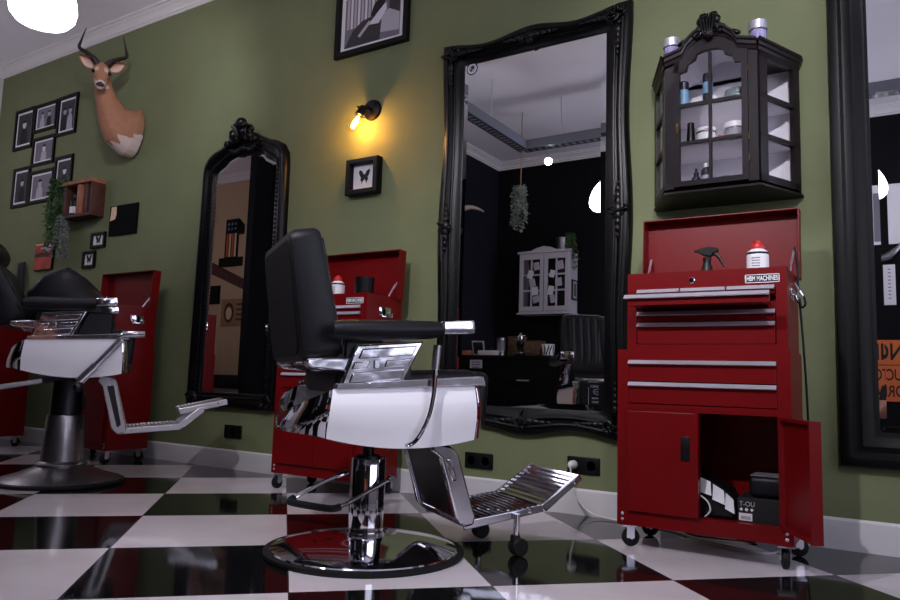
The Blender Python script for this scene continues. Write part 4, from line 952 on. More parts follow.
# ------------------------------------------------------------------ barber chairs
def barber_chair(label, loc, ang, lift, variant):
    r = thing('barber_chair', label, 'barber chair', (loc[0], loc[1], 0), ang, 'white barber chairs')
    z = lift
    # pedestal
    if variant == 1:
        o = MB(); o.lathe([(.0, 0), (.345, 0), (.35, .006), (.35, .016), (.335, .02), (.33, .018), (0, .018)], 64); o.build('base_ring', M['rubber'], r)
        o = MB(); o.lathe([(.333, .012), (.325, .022), (.26, .037), (.16, .048), (.08, .054), (.066, .058), (.066, .075), (0, .075)], 64); o.build('base_plate', M['chrome'], r)
        o = MB(); o.lathe([(.06, .058), (.062, .075), (.062, .325), (.058, .332), (0, .332)], 48); o.build('column', M['chrome'], r)
        o = MB(); o.lathe([(.045, .33), (.045, .338), (.02, .339), (.02, .40), (0, .40)], 24); o.build('piston', M['darksteel'], r)
        o = MB(); P = [(.06, -.085, .265), (-.03, -.09, .22), (-.115, -.10, .18), (-.145, -.095, .172), (-.175, -.05, .169), (-.245, .07, .168), (-.252, .10, .17), (-.235, .115, .178), (-.15, .10, .225), (-.05, .075, .272)]
        o.tube(smooth_pts(P, 5), .008, 10); lv = o.build('pump_lever', M['chrome'], r)
        o = MB(); o.tube(smooth_pts([(-.12, -.10, .178), (-.146, -.094, .1715), (-.175, -.05, .169), (-.245, .07, .168), (-.252, .10, .17), (-.235, .115, .178)], 5), .0125, 10); o.build('rubber_grip', M['rubber'], lv)
        o = MB(); o.lathe([(0, -.075), (.012, -.075), (.012, -.045), (0, -.045)], 12, (.06, -.03, .265), 'Y'); o.build('lever_bolt', M['chrome'], r)
    else:
        o = MB(); o.lathe([(0, 0), (.347, 0), (.352, .006), (.352, .016), (.337, .022), (0, .022)], 64); o.build('base_ring', M['rubber'], r)
        o = MB(); o.lathe([(.338, .018), (.32, .03), (.23, .055), (.145, .085), (.135, .092), (.14, .10), (.13, .112), (.115, .118), (0, .118)], 64); o.build('base_plate', M['steel'], r)
        o = MB(); o.lathe([(.116, .11), (.112, .2), (.10, .355), (.098, .36), (.09, .362), (0, .362)], 48); o.build('column', M['steel'], r)
        o = MB(); o.lathe([(.088, .36), (.088, .40), (.084, .56), (0, .56)], 40); o.build('piston', M['darksteel'], r)
        o = MB(); o.tube([(-.02, -.1, .565), (-.12, -.24, .545), (-.36, -.27, .50)], .014, 8, sc=(1, .45)); o.build('side_lever', M['steel'], r)
    # shell: plan outline walked around, split into sides, rear cap and front cap
    W = .29; xr, xf = -.215, .275
    def top(x, y):
        t = .572 + (x + .215) * .05
        if x < xr - .0: 
            k = 1 - min(1, abs(y) / W); t = .572 - .085 * (k ** .6) if k > 0 else .572
        return t + z
    def bot(x): return .386 + .50 * (max(x, -.25) - .04) ** 2 + z
    def strip(pts, taper=.95, n=8):
        rings = []
        for (x, y) in pts:
            zt, zb = top(x, y), bot(x); ring = []
            for k in range(n + 1):
                t = k / n; f = 1 + .03 * math.sin(PI * min(1, t * 1.2)) - (1 - taper) * t ** 3
                ring.append(V(x + (x - .03) * .045 * math.sin(PI * .6 * t), y * f, zt + (zb - zt) * t))
            rings.append(ring)
        return rings
    def solid(rings, th=.012):
        o = MB(); out = []
        for ring in rings:
            c = V(0.03, 0, 0)
            inn = [p + (V(c.x - p.x, -p.y, 0).normalized() * th) for p in ring]
            out.append(ring + inn[::-1])
        o.rings(out); return o
    for s in (-1, 1):
        pts = [(xr + (xf - xr) * k / 14, s * W) for k in range(15)]
        solid(strip(pts)).build('side_panel', M['shell'], r, smooth=40)
    rear = [(xr - .095 * math.sin(a), W * math.cos(a)) for a in [PI * k / 24 for k in range(25)]]
    solid(strip(rear), .010).build('rear_cap', M['chrome'], r, smooth=50)
    for s in (-1, 1):
        pts = [(xf + .045 * math.sin(a), s * (W - .10 + .10 * math.cos(a))) for a in [PI / 2 * k / 8 for k in range(9)]]
        solid(strip(pts), .010).build('front_cap', M['chrome'], r, smooth=50)
    # underside
    o = MB(); o.rings([[V(x, y, zz) for x, y in ((-.24, -.2), (.28, -.24), (.28, .24), (-.24, .2))] for zz in (.415 + z, .43 + z)]); o.box((0, 0, .40 + z), (.26, .22, .03), bev=.01); o.build('underframe', M['darksteel'], r)
    # seat rails
    for s in (-1, 1):
        o = MB(); o.xz([(-.21, .572 + z), (.29, .596 + z), (.315, .594 + z), (.305, .628 + z), (.28, .628 + z), (-.205, .592 + z)], s * .262, s * .302); o.build('seat_rail', M['cast'], r, bevel=.004)
    # seat cushion with front apron
    o = MB(); o.box((.055, 0, .605 + z), (.50, .50, .075), (0, -.04, 0), .03, 4); o.build('seat', M['leather'], r)
    o = MB(); o.box((.312, 0, .55 + z), (.066, .535, .19), (0, .06, 0), .028, 4); ap = o.build('front_pad', M['leather'], r)
    if variant == 1:
        # label print on the front pad
        e = MB(); x = .3465
        zc = .555
        def slab(y0, y1, za, zb): e.box((x + (zc - (za + zb) / 2) * .06 * -1, (y0 + y1) / 2, (za + zb) / 2 + z), (.003, abs(y1 - y0), abs(zb - za)))
        EY = .16; slab(EY - .055, EY + .055, .628, .631); slab(EY - .055, EY + .055, .478, .481); slab(EY - .056, EY - .053, .48, .63); slab(EY + .053, EY + .056, .48, .63)
        e.tube([(x + .001, EY + .026 * math.cos(a), .572 + z + .016 * math.sin(a)) for a in [2 * PI * k / 24 for k in range(24)]], .0022, 6, loop=True)
        e.build('emblem_lines', M['print_light'], ap, smooth=0)
        def tx(s, size, zz, sx=.9):
            text(s, size, M['print_light'], ap, loc=(x + .001 - (zz - zc) * -.06, EY, zz + z), rot=(PI / 2, 0, PI / 2), sx=sx, bold=.0004)
        tx("JACK DANIEL'S", .021, .603, .62); tx('Old No.7', .013, .572, .8); tx('Tennessee', .019, .535, .85); tx('WHISKEY', .015, .51, 1.1)
    # backrest
    top_z = 1.085 if variant == 1 else .945
    bx0 = -.238 if variant == 1 else -.285
    b0 = V(bx0, 0, .665 + z); b1 = V(bx0 - (top_z - .665) * (.20 if variant == 1 else .52), 0, top_z + z)
    up = (b1 - b0).normalized(); fw = V(up.z, 0, -up.x); Lb = (b1 - b0).length; hw = .262; th = .062
    o = MB(); rings = []
    n = 28
    def oval(sx, sz, rad, yoff): 
        out = []
        for cx, cz, a0 in ((sx - rad, sz - rad, 0), (-sx + rad, sz - rad, PI / 2), (-sx + rad, -sz + rad, PI), (sx - rad, -sz + rad, 1.5 * PI)):
            for k in range(8):
                a = a0 + PI / 2 * k / 7; out.append((cx + rad * math.cos(a), cz + rad * math.sin(a)))
        return [b0 + up * (Lb / 2 + q) + V(0, p, 0) + fw * yoff * (1.16 - .32 * (q + sz) / (2 * sz)) for p, q in out]
    hz = Lb / 2
    for d, ins in ((-th, .022), (-th * .9, .007), (-th * .62, 0.), (th * .62, 0.), (th * .9, .007), (th, .022)): rings.append(oval(hw - ins, hz - ins, .036 - ins * .5, d))
    o.rings(rings); bk = o.build('backrest', M['leather'], r, smooth=40)
    # fluted front of the backrest
    o = MB()
    for k in range(9):
        y = -.2 + .05 * k
        o.tube([b0 + up * .03 + V(0, y, 0) + fw * (th - .006), b0 + up * (Lb * .5) + V(0, y, 0) + fw * (th - .002), b0 + up * (Lb - .035) + V(0, y, 0) + fw * (th - .006)], .0255, 12, sc=(.5, 1), up=tuple(fw))
    o.build('fluting', M['leather'], bk)
    o = MB(); o.rings([oval(hw - .03, hz - .03, .04, -th - .004), oval(hw - .026, hz - .026, .04, -th + .002)]); o.build('back_panel', M['leather_back'], bk)
    if variant == 2:
        c = b1 + up * .075
        o = MB(); o.lathe([(0, -.15), (.05, -.15), (.07, -.13), (.075, 0), (.07, .13), (.05, .15), (0, .15)], 28, c + fw * .02, 'Y'); o.build('headrest', M['leather'], r)
        o = MB()
        for y in (-.06, .06): o.tube([b1 + V(0, y, -.03), c + V(0, y, 0)], .008, 10)
        o.build('headrest_posts', M['chrome'], r)
    # chrome brackets below the backrest
    for s in (-1, 1):
        o = MB(); o.xz([(-.30, .652 + z), (-.295, .668 + z), (-.15, .675 + z), (-.13, .66 + z), (-.15, .625 + z), (-.185, .63 + z), (-.28, .636 + z)], s * .20, s * .275); o.build('back_bracket', M['cast'], r, bevel=.006)
        o = MB(); o.tube([(-.17, s * .25, .64 + z), (-.18, s * .25, .58 + z)], .014, 10); o.build('recline_post', M['darksteel'], r)
    o = MB(); o.bx(-.29, -.24, -.24, .24, .648 + z, .664 + z, .004); o.build('back_bar', M['chrome'], r)
    # arms
    for s in (-1, 1):
        y0, y1 = s * .268, s * .296
        o = MB(); o.xz([(-.195, .575 + z), (.015, .598 + z), (.085, .738 + z), (-.145, .715 + z)], y0, y1)
        pn = o.build('arm_panel', M['cast'], r, bevel=.006)
        o = MB()
        def q(u, v): # panel coordinates
            bx_ = -.195 + .21 * u + (.05 + .02 * u) * v; bz = .575 + .023 * u + .14 * v; return bx_, bz + z
        ye0, ye1 = s * .292, s * .301
        for (u0, u1, v0, v1) in ((.1, .92, .10, .36), (.1, .92, .66, .9), (.06, .3, .42, .60), (.55, .94, .42, .60)):
            o.xz([q(u0, v0), q(u1, v0), q(u1, v1), q(u0, v1)], ye0, ye1)
        o.build('ribs', M['cast'], pn, bevel=.005)
        o = MB(); a, b = q(.42, .51); o.xz([(a + .013 * c, b + .019 * d) for c, d in circ(1, 4, a0=PI / 4)], s * .292, s * .303); em = o.build('emblem', M['polish'], pn, bevel=.002)
        o = MB(); o.xz([(a + .008 * c, b + .011 * d) for c, d in circ(1, 4, a0=PI / 4)], s * .302, s * .305); o.build('emblem_mark', M['darksteel'], em) if False else o.bm.free()
        o = MB(); o.bx(-.17, .05, s * .235, s * .27, .58 + z, .73 + z); o.build('arm_core', M['blackplastic'], r, smooth=0)
        if variant == 2:
            o = MB(); o.xz([(.03, .60 + z), (.22, .61 + z), (.22, .735 + z), (.09, .735 + z)], s * .25, s * .29); o.build('side_pad', M['leather'], r, bevel=.01)
        # pad
        o = MB(); yc = s * .322
        o.rings([[V(x + .05 * (0), yc + w * math.cos(a), zc_ + z + h * math.sin(a)) for a in [2 * PI * k / 16 for k in range(16)]] for x, zc_, w, h in ((-.245, .755, .02, .015), (-.235, .757, .036, .026), (-.20, .759, .042, .033), (-.05, .765, .043, .034), (.09, .774, .042, .030), (.128, .777, .04, .026))]); pd = o.build('arm_pad', M['leather'], r)
        o = MB(); o.box((.182, yc, .786 + z), (.112, .082, .044), (0, -.09, 0), .005); o.build('arm_tip', M['cast'], r)
    # lever on the right-hand side
    if variant == 1:
        o = MB(); P = smooth_pts([(.03, -.25, .395), (.06, -.30, .41), (.095, -.318, .48), (.112, -.322, .56), (.118, -.322, .66)], 6); o.tube([p + V(0, 0, z) for p in P], .008, 10); lv = o.build('recline_lever', M['chrome'], r)
        o = MB(); o.tube([(.117, -.322, .645 + z), (.122, -.322, .725 + z)], .014, 14); o.build('lever_grip', M['steel'], lv)
    else:
        o = MB(); o.tube([(.07, -.32, .365 + z), (.15, -.32, .45 + z)], .024, 12, sc=(1, .6)); o.tube([(.14, -.32, .44 + z), (.27, -.32, .59 + z)], .018, 12, sc=(1, .6)); lv = o.build('recline_lever', M['polish'], r)
        o = MB(); o.tube([(.255, -.32, .605 + z), (.28, -.32, .622 + z), (.395, -.32, .628 + z)], [.014, .019, .017], 12); o.build('lever_grip', M['chrome'], lv)
        o = MB(); o.sphere((.07, -.325, .34 + z), .03); o.build('lever_pivot', M['darksteel'], r)
    # footrest
    if variant == 1:
        for s in (-1, 1):
            o = MB(); o.xz([(.175, .395), (.24, .385), (.268, .35), (.335, .145), (.33, .115), (.295, .108), (.262, .14), (.20, .345), (.165, .37)], s * .165, s * .20); st = o.build('footrest_strut', M['polish'], r, bevel=.008)
            o = MB(); o.xz([(.212, .345), (.238, .345), (.262, .268), (.24, .265)], s * .165, s * .2035); o.build('strut_boss', M['chrome'], st, bevel=.006)
        o = MB(); o.xz([(.195, .37), (.215, .375), (.30, .14), (.28, .135)], -.165, .165); o.build('calf_board', M['blackplastic'], r, smooth=0)
        segs = [((.295, .112), (.615, .158)), ((.615, .158), (.775, .268))]
        yw = .185
    else:
        for s in (-1, 1):
            o = MB(); o.xz([(.175, .40 + z), (.235, .395 + z), (.262, .365 + z), (.335, .125 + z), (.33, .095 + z), (.29, .09 + z), (.255, .12 + z), (.19, .345 + z), (.165, .37 + z)], s * .155, s * .20); st = o.build('footrest_strut', M['bright'], r, bevel=.006)
            o = MB(); o.xz([(.215, .345 + z), (.25, .35 + z), (.305, .14 + z), (.285, .125 + z)], s * .19, s * .203); o.build('strut_panel', M['darksteel'], st, smooth=0)
        o = MB(); o.xz([(.195, .37 + z), (.215, .375 + z), (.30, .14 + z), (.28, .135 + z)], -.155, .155); o.build('calf_board', M['blackplastic'], r, smooth=0)
        segs = [((.295, .105 + z), (.64, .135 + z)), ((.62, .215 + z), (.90, .275 + z))]
        yw = .185
    for i, (a, b) in enumerate(segs):
        a, b = V(a[0], 0, a[1]), V(b[0], 0, b[1]); d = (b - a).normalized(); nn = V(-d.z, 0, d.x); Ln = (b - a).length
        o = MB()
        nr = int(Ln / .021)
        prof = []
        for k in range(nr):
            t0 = Ln * k / nr; w = Ln / nr
            for (u, h) in ((.0, .006), (.15, .013), (.55, .013), (.7, .006)): prof.append(a + d * (t0 + u * w) + nn * h)
        prof.append(b + nn * .006); bottom = [b - nn * .004, a - nn * .004]
        ring = prof + bottom
        o.rings([[p + V(0, -yw + .012, 0) for p in ring], [p + V(0, yw - .012, 0) for p in ring]])
        pl_ = o.build('foot_plate', M['chrome'] if variant == 1 else M['bright'], r, smooth=0)
        for s in (-1, 1):
            o = MB(); ring2 = [a - nn * .018 + d * .005, b - nn * (.012 if variant == 1 else .02), b + nn * .012, a + nn * .014]
            o.rings([[p + V(0, s * (yw - .014), 0) for p in ring2], [p + V(0, s * yw, 0) for p in ring2]]); o.build('side_rail', M['polish'] if variant == 1 else M['bright'], r, bevel=.003)
            o = MB(); c = a + d * (Ln * .82); o.lathe([(0, 0), (.009, 0), (.007, .005), (0, .006)], 12, c + V(0, s * yw, 0), 'Y') if s > 0 else o.lathe([(0, 0), (.009, 0), (.007, -.005), (0, -.006)], 12, c + V(0, s * yw, 0), 'Y'); o.build('rail_bolt', M['chrome'], r)
    if variant == 2:
        for s in (-1, 1):
            o = MB(); o.xz([(.62, .115 + z), (.66, .13 + z), (.77, .215 + z), (.765, .24 + z), (.74, .24 + z), (.63, .155 + z)], s * .172, s * .187); o.build('side_rail', M['polish'] if variant == 1 else M['bright'], r, bevel=.004)
        o = MB(); o.xz([(.2, .37 + z), (.21, .38 + z), (.12, .47 + z), (.10, .46 + z)], -.02, .02); o.build('footrest_link', M['darksteel'], r)
    else:
        for s, yy in ((-1, -.195), (1, .115)):
            o = MB(); o.tube([(.50, yy, .145), (.50, yy, .06)], .012, 12); c = o.build('caster_post', M['chrome'], r)
            o = MB()
            for w in (-.013, .013): o.lathe([(0, -.009), (.026, -.009), (.032, -.004), (.032, .004), (.026, .009), (0, .009)], 24, (.508, yy + w, .032), 'Y')
            o.box((.496, yy, .055), (.032, .03, .04), bev=.008); o.build('caster_wheel', M['rubber'], c)
    return r
barber_chair('white barber chair with a high black fluted backrest on a chrome column, nearest the viewer', (-.14, -1.24), math.radians(55.5), 0., 1)
barber_chair('white barber chair raised on a brushed steel pedestal, with headrest, farther along the wall', (-2.41, -1.04), math.radians(56), .18, 2).scale = (.92, .92, 1)

# black bag lying on the farther chair
o = MB()
prof = [(-.22, .03, .04), (-.19, .085, .09), (-.12, .122, .115), (-.03, .14, .14), (.03, .138, .145), (.10, .12, .135), (.18, .09, .115), (.235, .05, .08), (.255, .01, .04)]
o.rings([[V(x, w * math.cos(a), .005 + h * (1 + math.sin(a)) * .95) for a in [2 * PI * k / 20 for k in range(20)]] for x, h, w in prof])
o.move(Matrix.Rotation(math.radians(56), 4, 'Z') @ Matrix.Diagonal((.98, .66, 1.3, 1)))
r = o.build('shoulder_bag', M['leather'], None, smooth=60, loc=(-2.525, -1.03, .824))
tag(r, 'soft black bag slumped on the seat of the farther barber chair', 'bag')
o = MB(); o.tube([V(x, -.02, .17 + .10 * math.sin(PI * (x + .06) / .12)) for x in [-.06 + .12 * k / 10 for k in range(11)]], .007, 8); o.move(Matrix.Rotation(math.radians(56), 4, 'Z') @ Matrix.Diagonal((.98, .66, 1.3, 1))); o.build('bag_handle', M['leather'], r)

# ------------------------------------------------------------------ pendant lamps, rail, spots
def pendant(x, y, z, label, k=1.):
    r = thing('pendant_lamp', label, 'lamp', (x, y, z), 0, 'white glass pendant lamps')
    o = MB(); o.lathe([(a * k, b * k) for a, b in [(0, -.005), (.07, .0), (.115, .015), (.14, .045), (.148, .085), (.142, .13), (.12, .19), (.09, .24), (.06, .275), (.045, .285), (0, .285)]], 40); o.build('shade', M['lampshade'], r, smooth=60)
    o = MB(); o.lathe([(a * k, b * k) for a, b in [(.048, .28), (.05, .30), (.035, .325), (.012, .34), (0, .34)]], 24); o.build('holder', M['alu'], r)
    o = MB(); o.tube([(0, 0, .335 * k), (0, 0, H - z)], .003, 8); o.build('wire', M['cordwhite'], r)
    o = MB(); o.lathe([(0, H - z), (.045, H - z), (.04, H - z - .025), (.01, H - z - .035), (0, H - z - .035)], 24); o.build('ceiling_rose', M['white'], r)
pendant(-2.22, -1.46, 2.37, 'glowing white glass pendant lamp hanging in front of the crown moulding', 1.08)
pendant(-.93, -3.25, 2.27, 'glowing white glass pendant lamp seen reflected in the large carved mirror')
pendant(1.24, -3.9, 2.30, 'glowing white glass pendant lamp before the black rear wall')
pendant(.60, -1.75, 2.15, 'glowing white glass pendant lamp hanging before the glazed wall cabinet')
pendant(-5.05, -1.15, 2.2, 'glowing white glass pendant lamp hanging at the far end of the room')

rz = 2.93; rx0, rx1, ry0, ry1 = -1.72, 2.6, -3.08, -1.0
r = thing('lighting_rail', 'rectangular grey rail frame hanging under the ceiling, seen in the large mirror', 'lighting rail')
for (x0, x1, y0, y1) in ((rx0, rx1, ry0 - .06, ry0 + .06), (rx0 - .06, rx0 + .06, ry0, ry1)):
    o = MB(); o.bx(x0, x1, y0, y1, rz, rz + .012); o.build('perforated_tray', M['railblack'], r, smooth=0)
    o = MB()
    if x1 - x0 > 1:
        o.bx(x0, x1, y0, y0 + .01, rz, rz + .09); o.bx(x0, x1, y1 - .01, y1, rz, rz + .09)
        for k in range(60):
            xx = x0 + (x1 - x0) * (k + .5) / 60; o.bx(xx - .012, xx + .012, y0 + .03, y1 - .03, rz - .003, rz)
    else:
        o.bx(x0, x0 + .01, y0 - .06, y1, rz, rz + .09); o.bx(x1 - .01, x1, y0 + .06, y1, rz, rz + .09)
        for k in range(30):
            yy = y0 + (y1 - y0) * (k + .5) / 30; o.bx(x0 + .03, x1 - .03, yy - .012, yy + .012, rz - .003, rz)
    o.build('rail_channel', M['rail'], r, smooth=0)
for (x, y) in ((rx0, ry1 - .2), (rx0, -2.4), (rx0 + .4, ry0), (.4, ry0), (rx1 - .2, ry0)):
    o = MB(); o.tube([(x, y, rz + .05), (x, y, H)], .006, 8); o.build('hanger', M['alu'], r)
def spot(x, y, tx, ty, tz, power, label, size=75):
    z = rz - .03; d = (V(tx, ty, tz) - V(x, y, z)).normalized(); rt = V(0, 0, 1).rotation_difference(d).to_matrix().to_4x4(); rt.translation = V(0, 0, -.05)
    r = thing('spotlight', label, 'spotlight', (x, y, z), 0, 'rail spotlights')
    o = MB(); o.lathe([(0, -.05), (.03, -.05), (.035, -.04), (.04, .045), (.036, .05), (.034, .04), (0, .04)], 24); o.move(rt); o.build('lamp_head', M['alu'], r)
    o = MB(); o.lathe([(0, .042), (.032, .042), (.032, .044), (0, .044)], 20); o.move(rt); o.build('lens', M['spotlens'], r)
    o = MB(); o.tube([(0, 0, .03), (0, 0, -.02)], .008, 8); o.build('stem', M['alu'], r)
    L = bpy.data.lights.new('spot', 'SPOT'); L.energy = power; L.spot_size = math.radians(size); L.spot_blend = .8; L.shadow_soft_size = .035; L.color = (.95, .92, 1)
    lo = bpy.data.objects.new('spot_light', L); COL.objects.link(lo); lo.location = V(x, y, z - .05) + d * .055; lo.rotation_euler = d.to_track_quat('-Z', 'Y').to_euler()
spot(-1.5, -3.2, -.6, -.6, .6, 35, 'bright rail spotlight near the corner of the lighting rail')
spot(.35, -3.15, -.1, -.6, .5, 210, 'added rail spotlight brightening the nearer barber chair')  # added fixture: front light to brighten the white chair shell
spot(1.75, -3.15, .9, -.2, 1.75, 230, 'added rail spotlight brightening the glazed wall cabinet', 46)  # added fixture: lifts the light on the cabinet and upper wall
spot(-1.66, -1.6, -3.4, -.1, 2.5, 60, 'rail spotlight aimed along the green wall at the antelope')

# hanging plant in the mirror
r = trailing('hanging_plant', 'grey-green plant hanging on a cord from the lighting rail, seen in the large mirror', (-1.86, -3.3, 2.62), 40, .44, .08, 'moss', 9, .035)
o = MB(); o.tube([(0, 0, .0), (0, 0, H - 2.62)], .006, 6); o.build('cord', M['tan'], r)
o = MB(); o.sphere((0, 0, -.02), .06, (1, 1, .8)); o.build('root_ball', M['moss'], r)

# ------------------------------------------------------------------ counter and things behind the viewer
r = thing('counter', 'low black counter with a small sign, seen in the large mirror', 'counter', (-2.19, -3.77, 0))
o = MB(); o.bx(-.70, .66, -.27, .26, 0.0, .86, .004); o.build('carcass', M['frameblack'], r, smooth=0)
o = MB(); o.bx(-.74, .68, -.28, .28, .86, .895, .004); o.build('worktop', M['frameblack'], r, smooth=0)
for k, (z0, z1) in enumerate(((.60, .84), (.34, .58), (.06, .32))):
    o = MB(); o.bx(.0, .62, .258, .268, z0, z1, .002); d = o.build('drawer', M['frameblack'], r, smooth=0)
    if k == 0:
        o = MB(); o.bx(.23, .37, .268, .282, .63, .645, .003); o.build('drawer_handle', M['alu'], d)
o = MB(); o.bx(-.345, -.195, .26, .266, .755, .845, .002); sg = o.build('notice', M['print_light'], r, smooth=0)
for k, t in enumerate(("DON'T", 'TOUCH THE', 'BARBER')): pass
o = MB()
for k in range(3):
    q = random.Random(k); x = -.325 + .01 * q.random()
    while x < -.225:
        w = q.uniform(.006, .016); o.bx(x, x + w, .266, .267, .825 - .027 * k - .012, .825 - .027 * k); x += w + .004
o.build('small_print', M['blackpaper'], sg, smooth=0)
def ct(x, y=-3.62): return (x, y, .896)
r = thing('photo_stand', 'small white framed picture leaning on the black counter', 'picture', ct(-2.50))
o = MB(); o.box((0, 0, .08), (.15, .012, .16), (-.25, 0, 0), .002); o.build('frame', M['whitepaint'], r, smooth=0)
o = MB(); o.box((0, .008, .08), (.12, .004, .13), (-.25, 0, 0)); o.build('print', M['blackpaper'], r, smooth=0)
o = MB(); o.bx(-.11, .11, -.06, .05, 0, .05, .002); tag(o.build('white_box', M['whitepaint'], None, loc=ct(-2.33, -3.55)), 'low white box on the black counter', 'box')
o = MB(); o.bx(-.07, .05, -.05, .04, 0, .055, .003); tag(o.build('wooden_box', M['oldwood'], None, loc=ct(-2.64, -3.66)), 'small wooden box at the end of the black counter', 'box')
r = thing('glass_canister', 'tall glass canister with metal lid on the black counter', 'canister', ct(-2.22))
o = MB(); o.lathe([(0, 0), (.05, 0), (.05, .03), (.044, .035), (.044, .16), (.05, .165), (.05, .185), (.03, .2), (0, .2)], 24); o.build('body', M['steel'], r)
o = MB(); o.lathe([(.0445, .05), (.0455, .05), (.0455, .15), (.0445, .15)], 24); o.build('print', M['print_mid'], r)
r = thing('pepper_mill', 'chrome and black mill standing on the black counter', 'mill', ct(-1.99))
o = MB(); o.lathe([(0, 0), (.055, 0), (.055, .025), (.035, .04), (.03, .09), (.045, .12), (.04, .15), (.02, .165), (0, .165)], 24); o.build('body', M['frameblack'], r)
o = MB(); o.lathe([(0, .16), (.03, .165), (.035, .19), (.03, .21), (.015, .22), (.02, .235), (0, .245)], 20); o.tube([(0, 0, .21), (.06, 0, .215)], .006, 8); o.build('crank_top', M['chrome'], r)
o = MB(); o.lathe([(.0, .025), (.052, .026), (.05, .034), (0, .036)], 20); o.build('metal_band', M['chrome'], r)
for x, y, h, lb in ((-2.13, -3.82, .21, 'tall brown wicker box behind the glass canister on the black counter'), (-1.83, -3.66, .15, 'wide brown wicker basket on the black counter')):
    r = o = MB(); o.bx(-.085, .085, -.06, .06, 0, h, .008); b = o.build('wicker_basket', M['wicker'], None, loc=ct(x, y)); tag(b, lb, 'basket', 'wicker baskets on the counter')
    o = MB(); o.tube([(a, b_, h) for a, b_ in ((-.085, -.06), (.085, -.06), (.085, .06), (-.085, .06))], .007, 6, loop=True); o.build('rim', M['wicker'], b)
o = MB(); o.lathe([(0, 0), (.05, 0), (.062, .01), (.068, .12), (.062, .12), (.056, .012), (0, .012)], 28); zc = o.build('zebra_cup', M['white'], None, loc=(-1.66, -3.60, .896)); tag(zc, 'zebra striped cup at the end of the black counter', 'cup')
o = MB()
for k in range(10):
    a = 2 * PI * k / 10
    P = [(.0655 * math.cos(a + .25 * math.sin(3 * t + k)) * (.92 + .1 * t), .0655 * math.sin(a + .25 * math.sin(3 * t + k)) * (.92 + .1 * t), .008 + .108 * t) for t in [j / 8 for j in range(9)]]
    o.tube(P, [.004, .007, .008, .006, .008, .008, .007, .006, .004], 6)
o.build('stripes', M['blackpaper'], zc)

# white cabinet on the rear wall
r = thing('wall_cupboard', 'white painted wall cupboard with glazed doors, seen in the large mirror', 'cabinet', (-2.17, -4.79, 1.45))
w, hgt, dp = .33, .72, .22
o = MB(); o.bx(-w, w, 0, dp, 0, .02); o.bx(-w, w, 0, dp, hgt - .02, hgt); o.bx(-w, -w + .02, 0, dp, 0, hgt); o.bx(w - .02, w, 0, dp, 0, hgt); o.build('carcass', M['whitepaint'], r, smooth=0)
o = MB(); o.bx(-w + .02, w - .02, 0, .01, .02, hgt - .02); o.build('back_panel', M['blackpaper'], r, smooth=0)
o = MB(); o.bx(-w - .02, w + .02, 0, dp + .03, -.02, 0, .004); o.build('bottom_moulding', M['whitepaint'], r, smooth=0)
o = MB(); o.xz([(-w - .02, hgt), (w + .02, hgt), (w + .02, hgt + .025), (w * .5, hgt + .03), (w * .3, hgt + .06), (0, hgt + .08), (-w * .3, hgt + .06), (-w * .5, hgt + .03), (-w - .02, hgt + .025)], dp - .01, dp + .025); o.build('pediment', M['whitepaint'], r, smooth=0)
for s in (-1, 1):
    x0, x1 = (-w + .01, -.005) if s < 0 else (.005, w - .01)
    o = MB(); y0, y1 = dp, dp + .018
    o.bx(x0, x0 + .045, y0, y1, .02, hgt - .02); o.bx(x1 - .045, x1, y0, y1, .02, hgt - .02); o.bx(x0, x1, y0, y1, .02, .075); o.bx(x0, x1, y0, y1, hgt - .075, hgt - .02)
    o.bx((x0 + x1) / 2 - .008, (x0 + x1) / 2 + .008, y0, y1, .05, hgt - .05)
    for k in (1, 2): o.bx(x0, x1, y0, y1, .075 + k * .19 - .008, .075 + k * .19 + .008)
    d = o.build('door', M['whitepaint'], r, smooth=0)
    o = MB(); o.bx(x0 + .04, x1 - .04, y0 + .006, y0 + .008, .07, hgt - .07); o.build('door_glass', M['glass'], d, smooth=0)
    q = random.Random(3 + s)
    for k in range(5):
        cx, cz = q.uniform(x0 + .08, x1 - .08), .16 + .1 * k; ww, hh = q.uniform(.03, .045), q.uniform(.04, .055)
        o = MB(); o.box((cx, y0 + .02, cz), (ww * 2, .001, hh * 2), (0, q.uniform(-.3, .3), 0)); ph = o.build('snapshot', M['print_white' if k % 2 else 'print_light'], d, smooth=0)
        
    
r = thing('zinc_bucket', 'zinc bucket with trailing greenery on top of the white wall cupboard', 'bucket', (-1.98, -4.68, 2.196))
o = MB(); o.lathe([(0, 0), (.075, 0), (.095, .15), (.1, .155), (.09, .15), (.07, .008), (0, .008)], 28); o.build('pail', M['zinc'], r)
trailing('ivy', 'green ivy trailing out of the zinc bucket beside the white wall cupboard', (-1.86, -4.62, 2.37), 26, .42, .07, 'leaf', 12, .03)
r = thing('wall_picture', 'small black framed picture hanging on the side of the white wall cupboard', 'picture', (-1.84, -4.68, 1.72))
o = MB(); o.bx(0, .016, -.07, .07, -.12, .12); o.build('frame', M['frameblack'], r, smooth=0)
o = MB(); o.bx(.016, .018, -.05, .05, -.1, .1); o.build('mount', M['print_light'], r, smooth=0)
o = MB(); o.bx(.018, .019, -.03, .03, -.075, .075); o.build('print', M['leaf'], r, smooth=0)

